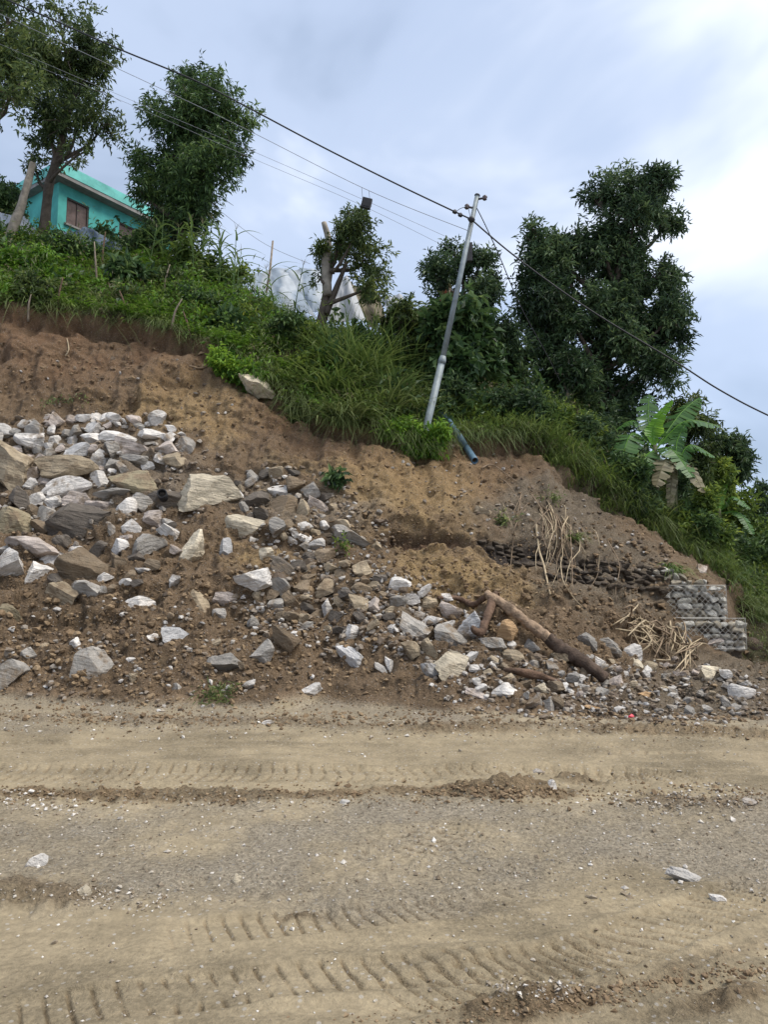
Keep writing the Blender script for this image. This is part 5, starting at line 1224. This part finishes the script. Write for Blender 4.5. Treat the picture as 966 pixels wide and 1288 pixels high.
# --- grass clumps
def grass_clump(lab, px_, py_, n, ln, wd, spread, mt, sd, lean=(0, -0.25, 0), droop=(0.35, 0.9), name='grass_clump', seg=4, upy=0.0):
    q, n_ = hit(px_, py_); r = np.random.default_rng(sd)
    C = np.stack([r.normal(0, spread, n), r.normal(0, spread * 0.5, n), np.full(n, -0.06)], 1); C[:, 2] += -C[:, 1] * -0.7
    D = nrmz(r.normal(size=(n, 3)) * np.array([0.45, 0.4, 0.25]) + np.array([0, 0, 1.0]) + np.array(lean))
    V, Fc = blades(C, D, ln * r.uniform(0.5, 1.15, n), wd * r.uniform(0.7, 1.3, n), r.uniform(*droop, n), seg)
    root = empty(name, q, lab, 'grass'); link('blades', mesh_np('blades', V, Fc, LM[mt]), root)
    mb = MB(); mb.add(*tube([(0, 0.1, -0.15), (0, 0, 0.0), (0, -0.02, 0.1)], [spread * 0.8, spread * 0.7, spread * 0.3], 8)); link('root_mat', mb.mesh('root_mat', MUDW, True), root)
for i, (lab, px_, py_, n, ln, wd, sp, mt, dr) in enumerate([
    ('tall arching grass clump under the lopped tree', 415, 500, 170, 1.9, 0.045, 0.22, 'grass', (.3, .9)),
    ('long drooping grass clump hanging over the brim of the cut', 432, 528, 190, 1.5, 0.040, 0.25, 'grass_pale', (.5, 1.1)),
    ('tall grass clump between the lopped tree and the reddish bush', 455, 480, 170, 2.0, 0.045, 0.3, 'grass', (.3, .8)),
    ('broad bladed grass clump in front of the reddish bush', 490, 500, 150, 1.7, 0.05, 0.3, 'maize', (.3, .8)),
    ('grass clump growing behind the weeds of the pole', 515, 520, 120, 1.2, 0.04, 0.3, 'grass', (.3, .9)),
    ('bushy grass clump on the turf edge near the blue pipe', 668, 548, 230, 1.25, 0.035, 0.35, 'grass', (.3, .9)),
    ('low grass clump left of the turf edge grass by the pipe', 632, 540, 130, 0.8, 0.03, 0.35, 'grass', (.3, .9)),
    ('grass clump under the dark shrub of the tallest tree', 705, 570, 170, 1.0, 0.035, 0.35, 'grass', (.3, .8)),
    ('soft grass clump at the turf edge below the tallest tree', 740, 600, 200, 1.0, 0.03, 0.4, 'cover', (.3, .8)),
    ('soft grass clump under the low dark shrub by the banana plants', 770, 625, 200, 1.0, 0.03, 0.4, 'grass', (.3, .8)),
    ('feathery grass clump below the banana plants', 805, 650, 220, 1.05, 0.03, 0.4, 'grass', (.2, .7)),
    ('feathery grass clump directly above the gabion wall', 840, 680, 220, 0.95, 0.03, 0.4, 'grass_pale', (.2, .7)),
    ('green tuft drooping over the top of the gabion wall', 845, 716, 90, 0.65, 0.035, 0.10, 'grass', (.7, 1.2)),
    ('pale grass clump beside the end of the gabion wall', 935, 765, 260, 1.1, 0.03, 0.45, 'grass_pale', (.4, 1.0)),
    ('yellow green grass clump on the bank beyond the gabion wall', 960, 745, 260, 1.2, 0.03, 0.5, 'grass_pale', (.4, 1.0)),
    ('short grass clump at the gravel beside the gabion steps', 945, 808, 180, 0.6, 0.02, 0.4, 'grass_pale', (.4, 1.0)),
    ('dull grass clump behind the rock on the gabion wall', 905, 722, 200, 0.9, 0.03, 0.4, 'grass', (.4, 1.0)),
    ('small hanging grass tuft under the bright green bush', 318, 492, 90, 0.6, 0.025, 0.10, 'grass_pale', (.8, 1.3)),
    ('short grass tuft on the roots above the recess', 722, 676, 70, 0.5, 0.025, 0.10, 'grass', (.6, 1.1)),
    ('upright reed like grass clump right behind the hanging grass', 442, 472, 110, 2.3, 0.05, 0.28, 'maize', (.15, .6)),
    ('upright reed like grass clump near the white tent flap', 474, 462, 120, 2.2, 0.05, 0.3, 'grass', (.15, .6)),
    ('upright reed like grass clump left of the reddish bush', 500, 472, 110, 2.1, 0.05, 0.3, 'maize', (.15, .6)),
    ('pale streaky reed clump above the brim of the cut', 486, 522, 110, 1.7, 0.045, 0.25, 'grass_pale', (.3, .9)),
    ('dense reed clump in the hollow between tall grasses', 456, 522, 120, 1.7, 0.045, 0.25, 'grass', (.3, .9)),
    ('reed clump beside the thick stub of the lopped tree', 424, 458, 110, 2.0, 0.045, 0.25, 'grass', (.15, .6)),
    ('grass clump spilling over the brim beside the bright green bush', 345, 478, 150, 0.9, 0.03, 0.25, 'grass', (.5, 1.1)),
]):
    grass_clump(lab, px_, py_, n, ln, wd, sp, mt, 300 + i, droop=dr)

# --- maize
r = np.random.default_rng(91)
def maize_proto(sd, hgt):
    r = np.random.default_rng(sd); mb = MB()
    pth = np.array([(0.0, 0, -0.1), (0.02, 0, hgt * 0.5), (0.05 * r.normal(), 0.03 * r.normal(), hgt)]); mb.add(*tube(smooth_path(pth, 8), np.linspace(0.018, 0.009, 8), 6)); stalk = mb.mesh('stalk', LM['maize'], True)
    lv = []
    for k in range(9):
        t = 0.18 + 0.75 * k / 8; a = k * 2.4 + r.normal() * 0.4; z = hgt * t
        V, Fc = blades(np.array([[0.02, 0, z]]), np.array([[math.cos(a) * 0.75, math.sin(a) * 0.75, 0.8]]), np.array([r.uniform(0.65, 0.95)]), np.array([0.075]), np.array([r.uniform(0.5, 0.95)]), 6); lv.append(mesh_np('leaf', V, Fc, LM['maize']))
    C = np.repeat(pth[-1:], 7, 0); D = r.normal(size=(7, 3)) * np.array([0.5, 0.5, 0.1]) + np.array([0, 0, 1]); V, Fc = blades(C, D, np.full(7, 0.3), np.full(7, 0.016), np.full(7, 0.25), 2)
    return stalk, lv, mesh_np('tassel', V, Fc, LM['banana_dry'])
MZ = [maize_proto(60 + k, h_) for k, h_ in enumerate((1.5, 1.8, 2.1))]
MSPOT = [(238, 340), (250, 336), (262, 342), (272, 346), (282, 350), (290, 356), (298, 360), (256, 352), (276, 358), (292, 372), (225, 336), (243, 352), (285, 340), (268, 332), (206, 330), (186, 326)]
for i, (px_, py_) in enumerate(MSPOT):
    q, n_ = hit(px_, py_ + 14); st, lv, ts = MZ[i % 3]
    if q is None: continue
    root = empty('maize_plant', q, 'tall maize plant in the row on the crest beside the plastic shelter' if px_ > 215 else 'maize plant standing apart below the dense bushy tree', 'maize', 'maize plants on the crest'); root.rotation_euler = (r.normal() * 0.08, r.normal() * 0.08, r.uniform(0, 6.28))
    link('stalk', st, root); link('tassel', ts, root)
    for l_ in lv: link('leaf', l_, root)
q = P(352, 402, 21.6); 
for i, (px_, py_) in enumerate([(346, 400), (368, 408)]):
    q, n_ = hit(px_, py_)
    if q is None: continue
    st, lv, ts = MZ[i]; root = empty('maize_plant', q, 'maize plant leaning in front of the plastic shelter', 'maize', 'maize plants before the shelter'); root.rotation_euler = (0.1, -0.15, i * 2.0)
    link('stalk', st, root); link('tassel', ts, root)
    for l_ in lv: link('leaf', l_, root)

# --- banana plants
def banana_leaf(base, mid, tip, width, sd, ragged=0.35):
    r = np.random.default_rng(sd); n = 26; pth = smooth_path([base, mid, tip], n); t = np.linspace(0, 1, n)
    w_ = width * np.clip(np.sin(np.clip((t - 0.12) / 0.88, 0, 1) * math.pi) ** 0.55, 0.03, 1) * 0.5
    T = nrmz(np.gradient(pth, axis=0)); side = nrmz(np.cross(T, np.array([0.1, -0.3, 1.0]))); nn = np.cross(side, T)
    V = []; Fc = []; k = 0
    for sg in (1, -1):
        for i in range(n - 1):                                    # torn strips along the midrib
            sag = r.uniform(0.05, ragged); f = r.uniform(0.8, 1.05); gp = 0.12 if r.random() < ragged else 0.0
            a, b_ = pth[i], pth[i + 1] - (pth[i + 1] - pth[i]) * gp
            ea = a + side[i] * sg * w_[i] * f - nn[i] * 0 + np.array([0, 0, -sag * w_[i]]); eb = b_ + side[i + 1] * sg * w_[i + 1] * f + np.array([0, 0, -sag * w_[i + 1]])
            V += [a, b_, eb, ea]; Fc.append((k, k + 1, k + 2, k + 3)); k += 4
    rib = tube(pth, np.linspace(0.022, 0.006, n), 5)
    return np.array(V), np.array(Fc), rib
def banana(lab, base, stem_top, lvs, sd):
    b = np.array(P(*base)); g, _ = drop(b[0], b[1]); b[2] = min(b[2], g.z); root = empty('banana_plant', Vector(b), lab, 'banana plant')
    tp = np.array(P(*stem_top)) - b; mb = MB(); mb.add(*tube(smooth_path([np.array([0, 0, -0.2]), tp * 0.5, tp], 10), np.linspace(0.13, 0.06, 10), 10)); link('stem', mb.mesh('stem', simple_mat('banana_stem', (.12, .12, .06), 0.8, 0.4, 6), True), root)
    for i, (m_, t_, wd, mt) in enumerate(lvs):
        V, Fc, rib = banana_leaf(tp - np.array([0, 0, 0.15]), np.array(P(*m_)) - b, np.array(P(*t_)) - b, wd, sd + i, 0.15 if mt == 'banana_new' else 0.5)
        mb = MB(); mb.add(V, Fc); lf = link('leaf', mb.mesh('leaf', LM[mt]), root)
        mb = MB(); mb.add(*rib); link('midrib', mb.mesh('midrib', LM['banana_dry' if mt == 'banana_dry' else 'banana_new']), lf)
banana('tall banana plant with one bright upright young leaf', (826, 668, 20.7), (824, 560, 20.7), [
    ((823, 536, 20.7), (846, 503, 20.6), 0.62, 'banana_new'), ((816, 530, 20.9), (817, 496, 21.1), 0.75, 'banana'), ((862, 530, 20.7), (906, 536, 20.5), 0.85, 'banana'), ((855, 522, 21.1), (880, 500, 21.3), 0.85, 'banana'),
    ((796, 545, 20.5), (780, 585, 20.0), 0.85, 'banana'), ((800, 530, 21.0), (776, 540, 21.1), 0.55, 'banana'), ((845, 565, 20.2), (872, 600, 19.7), 0.85, 'banana'), ((812, 575, 20.3), (798, 610, 19.9), 0.75, 'banana')], 400)
banana('banana plant with dry drooping leaves beside the tall one', (846, 672, 20.3), (850, 582, 20.3), [
    ((838, 578, 20.0), (826, 612, 19.6), 0.6, 'banana_dry'), ((866, 585, 20.0), (886, 620, 19.7), 0.6, 'banana_dry'), ((868, 560, 20.3), (900, 575, 20.2), 0.75, 'banana'), ((846, 600, 20.0), (843, 640, 19.9), 0.3, 'banana_dry'), ((852, 556, 20.4), (862, 535, 20.5), 0.45, 'banana')], 430)
banana('low banana plant with wide arching leaves near the ridge end', (905, 700, 24.0), (905, 640, 24.0), [
    ((922, 625, 23.8), (945, 640, 23.5), 0.55, 'banana'), ((888, 625, 23.8), (868, 645, 23.5), 0.55, 'banana'), ((905, 618, 24.2), (912, 590, 24.4), 0.5, 'banana_new'), ((930, 645, 23.6), (948, 672, 23.2), 0.5, 'banana'), ((885, 650, 23.5), (875, 680, 23.2), 0.5, 'banana')], 460)

# --- ground cover on the turf: uncountable small leaves, ferns and grass
r = np.random.default_rng(55)
vidx = np.where((V_ > 4.97) & (V_ < 8.2))[0]; cidx = np.where((U > -60) & (U < 1030))[0]
def turf_pts(n, vmin=4.97, vmax=8.2, u0=-60, u1=1030):
    vi = np.where((V_ > vmin) & (V_ < vmax))[0]; ci = np.where((U > u0) & (U < u1))[0]
    pr = np.interp(V_[vi], [5, 6, 7, 8.2], [1.0, 1.2, 1.2, 1.6]); pr /= pr.sum()
    a = vi[r.choice(len(vi), n, p=pr)]; b = ci[r.integers(0, len(ci), n)]
    ok = (VW[a, b] > 4.98) | (V_[a] > 5.5) if vmin > 4.8 else np.ones(n, bool); a, b = a[ok], b[ok]
    return S[a, b], V_[a], U[b]
def cover(name, n_t, per, ln, wd, hgt, spread, mt, lab, vmin=4.85, vmax=8.2, u0=-60, u1=1030, thr=-0.9, nf=0.8):
    p, vv, uu = turf_pts(n_t, vmin, vmax, u0, u1)
    keep = (fbm(p * nf, 3, 900 + n_t) > thr) & ~((uu > 302) & (uu < 412) & (vv > 6.3) & (hgt > 0.29)); p = p[keep]; n = len(p)
    pos = p[:, None] + r.normal(size=(n, per, 3)) * spread; hv = np.clip(1.0 + 2.2 * fbm(p * 0.9, 3, 77 + n_t), 0.3, 2.4)[:, None]; pos[..., 2] = p[:, None, 2] + r.random((n, per)) ** 1.2 * hgt * hv * r.uniform(0.5, 1.3, (n, 1)) + (pos[..., 1] - p[:, None, 1]) * 0.6
    d = nrmz(r.normal(size=pos.shape) + np.array([0, -0.35, 0.25])); nm = r.normal(size=pos.shape) * 0.5 + np.array([0, -0.3, 1.0]); k = n * per; s_ = r.uniform(0.6, 1.3, k)
    V, Fc = leaves(pos.reshape(-1, 3), d.reshape(-1, 3), nm.reshape(-1, 3), ln * s_, wd * s_)
    return link(name, mesh_np(name, V, Fc, LM[mt]), None, None, lab, None, None, 'stuff')
cover('ground_cover', 2700, 20, 0.13, 0.055, 0.30, 0.16, 'cover', 'leafy green weeds covering the turf above the cut')
cover('ground_cover', 520, 16, 0.27, 0.13, 0.75, 0.20, 'broad', 'large leaved weeds standing above the turf', 5.2, 8.2, -60, 1030, 0.0, 1.1)
cover('ground_cover', 420, 22, 0.20, 0.035, 0.85, 0.16, 'grass_pale', 'tall narrow leaved weeds standing above the turf', 5.05, 8.2, -60, 560, 0.05, 1.3)
cover('ground_cover', 700, 16, 0.10, 0.05, 0.55, 0.14, 'banana_dry', 'withered brownish weeds mixed into the turf', 4.95, 8.2, -60, 1030, 0.12, 1.6)
cover('ground_cover', 900, 20, 0.14, 0.06, 0.42, 0.18, 'bright', 'brighter green weeds in patches along the turf', 4.97, 7.2, -60, 420, -0.02)
cover('ground_cover', 900, 18, 0.14, 0.06, 0.40, 0.18, 'tree_dark', 'darker green weeds in patches along the turf', 5.3, 8.2, -60, 1030, 0.02)
# ferns
p, vv, uu = turf_pts(330, 5.0, 7.4, -40, 360); C = []; D = []; NM = []; LN = []
for q in p:
    for f in range(8):
        a = f * 0.785 + r.normal() * 0.25; ln = r.uniform(0.4, 0.85); hd = np.array([math.cos(a), math.sin(a), 0]); sd_ = np.array([-hd[1], hd[0], 0])
        for k in range(9):
            t = (k + 1) / 9.5; c = q + hd * ln * t * 0.8 + np.array([0, -0.1 * t, ln * (0.95 * t - 0.85 * t * t)])
            for sg in (1, -1): C.append(c); D.append(sd_ * sg + hd * 0.35 + np.array([0, 0, -0.15])); NM.append((0, 0, 1.0)); LN.append(0.17 * (1.05 - t))
V, Fc = leaves(np.array(C), np.array(D), np.array(NM), np.array(LN), np.array(LN) * 0.32 + 0.008); link('ferns', mesh_np('ferns', V, Fc, LM['bright']), None, None, 'feathery green ferns spread through the turf weeds', None, None, 'stuff')
# thin grass on the turf and over its edge
p, vv, uu = turf_pts(2600, 4.85, 8.0); n = len(p) * 7
C = np.repeat(p, 7, 0) + r.normal(size=(n, 3)) * np.array([0.1, 0.1, 0.02]); D = r.normal(size=(n, 3)) * np.array([.5, .4, .2]) + np.array([0, -0.25, 1.0])
V, Fc = blades(C, D, r.uniform(0.25, 0.75, n), r.uniform(0.012, 0.026, n), r.uniform(0.3, 1.0, n), 3); link('thin_grass', mesh_np('thin_grass', V, Fc, LM['grass']), None, None, 'thin grass blades rising through the turf weeds', None, None, 'stuff')
p, vv, uu = turf_pts(1100, 4.82, 5.3, -60, 930); ok_ = np.abs(vv - 5) < 0.3; n = len(p) * 9
C = np.repeat(p, 9, 0) + r.normal(size=(n, 3)) * np.array([0.08, 0.05, 0.03]); D = r.normal(size=(n, 3)) * np.array([.6, .3, .3]) + np.array([0, -0.8, 0.35])
V, Fc = blades(C, D, r.uniform(0.25, 0.7, n), r.uniform(0.010, 0.022, n), r.uniform(0.8, 1.5, n), 3); link('hanging_grass', mesh_np('hanging_grass', V, Fc, LM['grass_pale']), None, None, 'grass and fine roots hanging over the edge of the cut', None, None, 'stuff')
# right hand bank: tall soft grass
p, vv, uu = turf_pts(900, 4.6, 7.5, 690, 1030); n = len(p) * 12
C = np.repeat(p, 12, 0) + r.normal(size=(n, 3)) * np.array([0.12, 0.12, 0.02]); D = r.normal(size=(n, 3)) * np.array([.4, .4, .2]) + np.array([0.1, -0.2, 1.0])
V, Fc = blades(C, D, r.uniform(0.35, 0.95, n), r.uniform(0.014, 0.03, n), r.uniform(0.3, 0.9, n), 3); link('bank_grass', mesh_np('bank_grass', V, Fc, LM['grass']), None, None, 'soft tall grass on the bank below the banana plants', None, None, 'stuff')
# the bank goes on past the gravel flat
C = []
while len(C) < 1500:
    x_, y_ = r.uniform(9.5, 26), r.uniform(19.5, 32); q, n_ = drop(x_, y_); C.append(q)
C = np.repeat(np.array(C), 8, 0); n = len(C); C = C + r.normal(size=(n, 3)) * np.array([0.15, 0.15, 0.02]); D = r.normal(size=(n, 3)) * np.array([.5, .5, .2]) + np.array([0, -0.2, 1.0])
V, Fc = blades(C, D, r.uniform(0.35, 0.95, n), r.uniform(0.02, 0.04, n), r.uniform(0.3, 0.9, n), 3); link('bank_grass', mesh_np('bank_grass', V, Fc, LM['grass_pale']), None, None, 'tall pale grass on the bank beyond the gravel flat', None, None, 'stuff')
# dead stems poking through the turf edge
for i, (px_, py_, ln, tl) in enumerate([(72, 392, 0.9, 0.15), (122, 360, 1.3, -0.1), (128, 340, 1.2, 0.1), (215, 410, 0.7, 0.3), (160, 395, 0.6, -0.2), (35, 400, 0.6, 0.1), (242, 430, 0.8, -0.25), (205, 372, 0.9, 0.2)]):
    q, n_ = hit(px_, py_); mb = MB(); mb.add(*tube(smooth_path([(0, 0, -0.1), (tl * 0.4, -0.1, ln * 0.5), (tl, -0.12, ln)], 7), np.linspace(0.035, 0.015, 7), 6, wob=0.3)); link('dead_stick', mb.mesh('dead_stick', WOODG if i % 2 else BARK, True), None, q, 'broken dead stick poking out of the green turf above the red cut', 'stick', 'dead sticks in the turf')
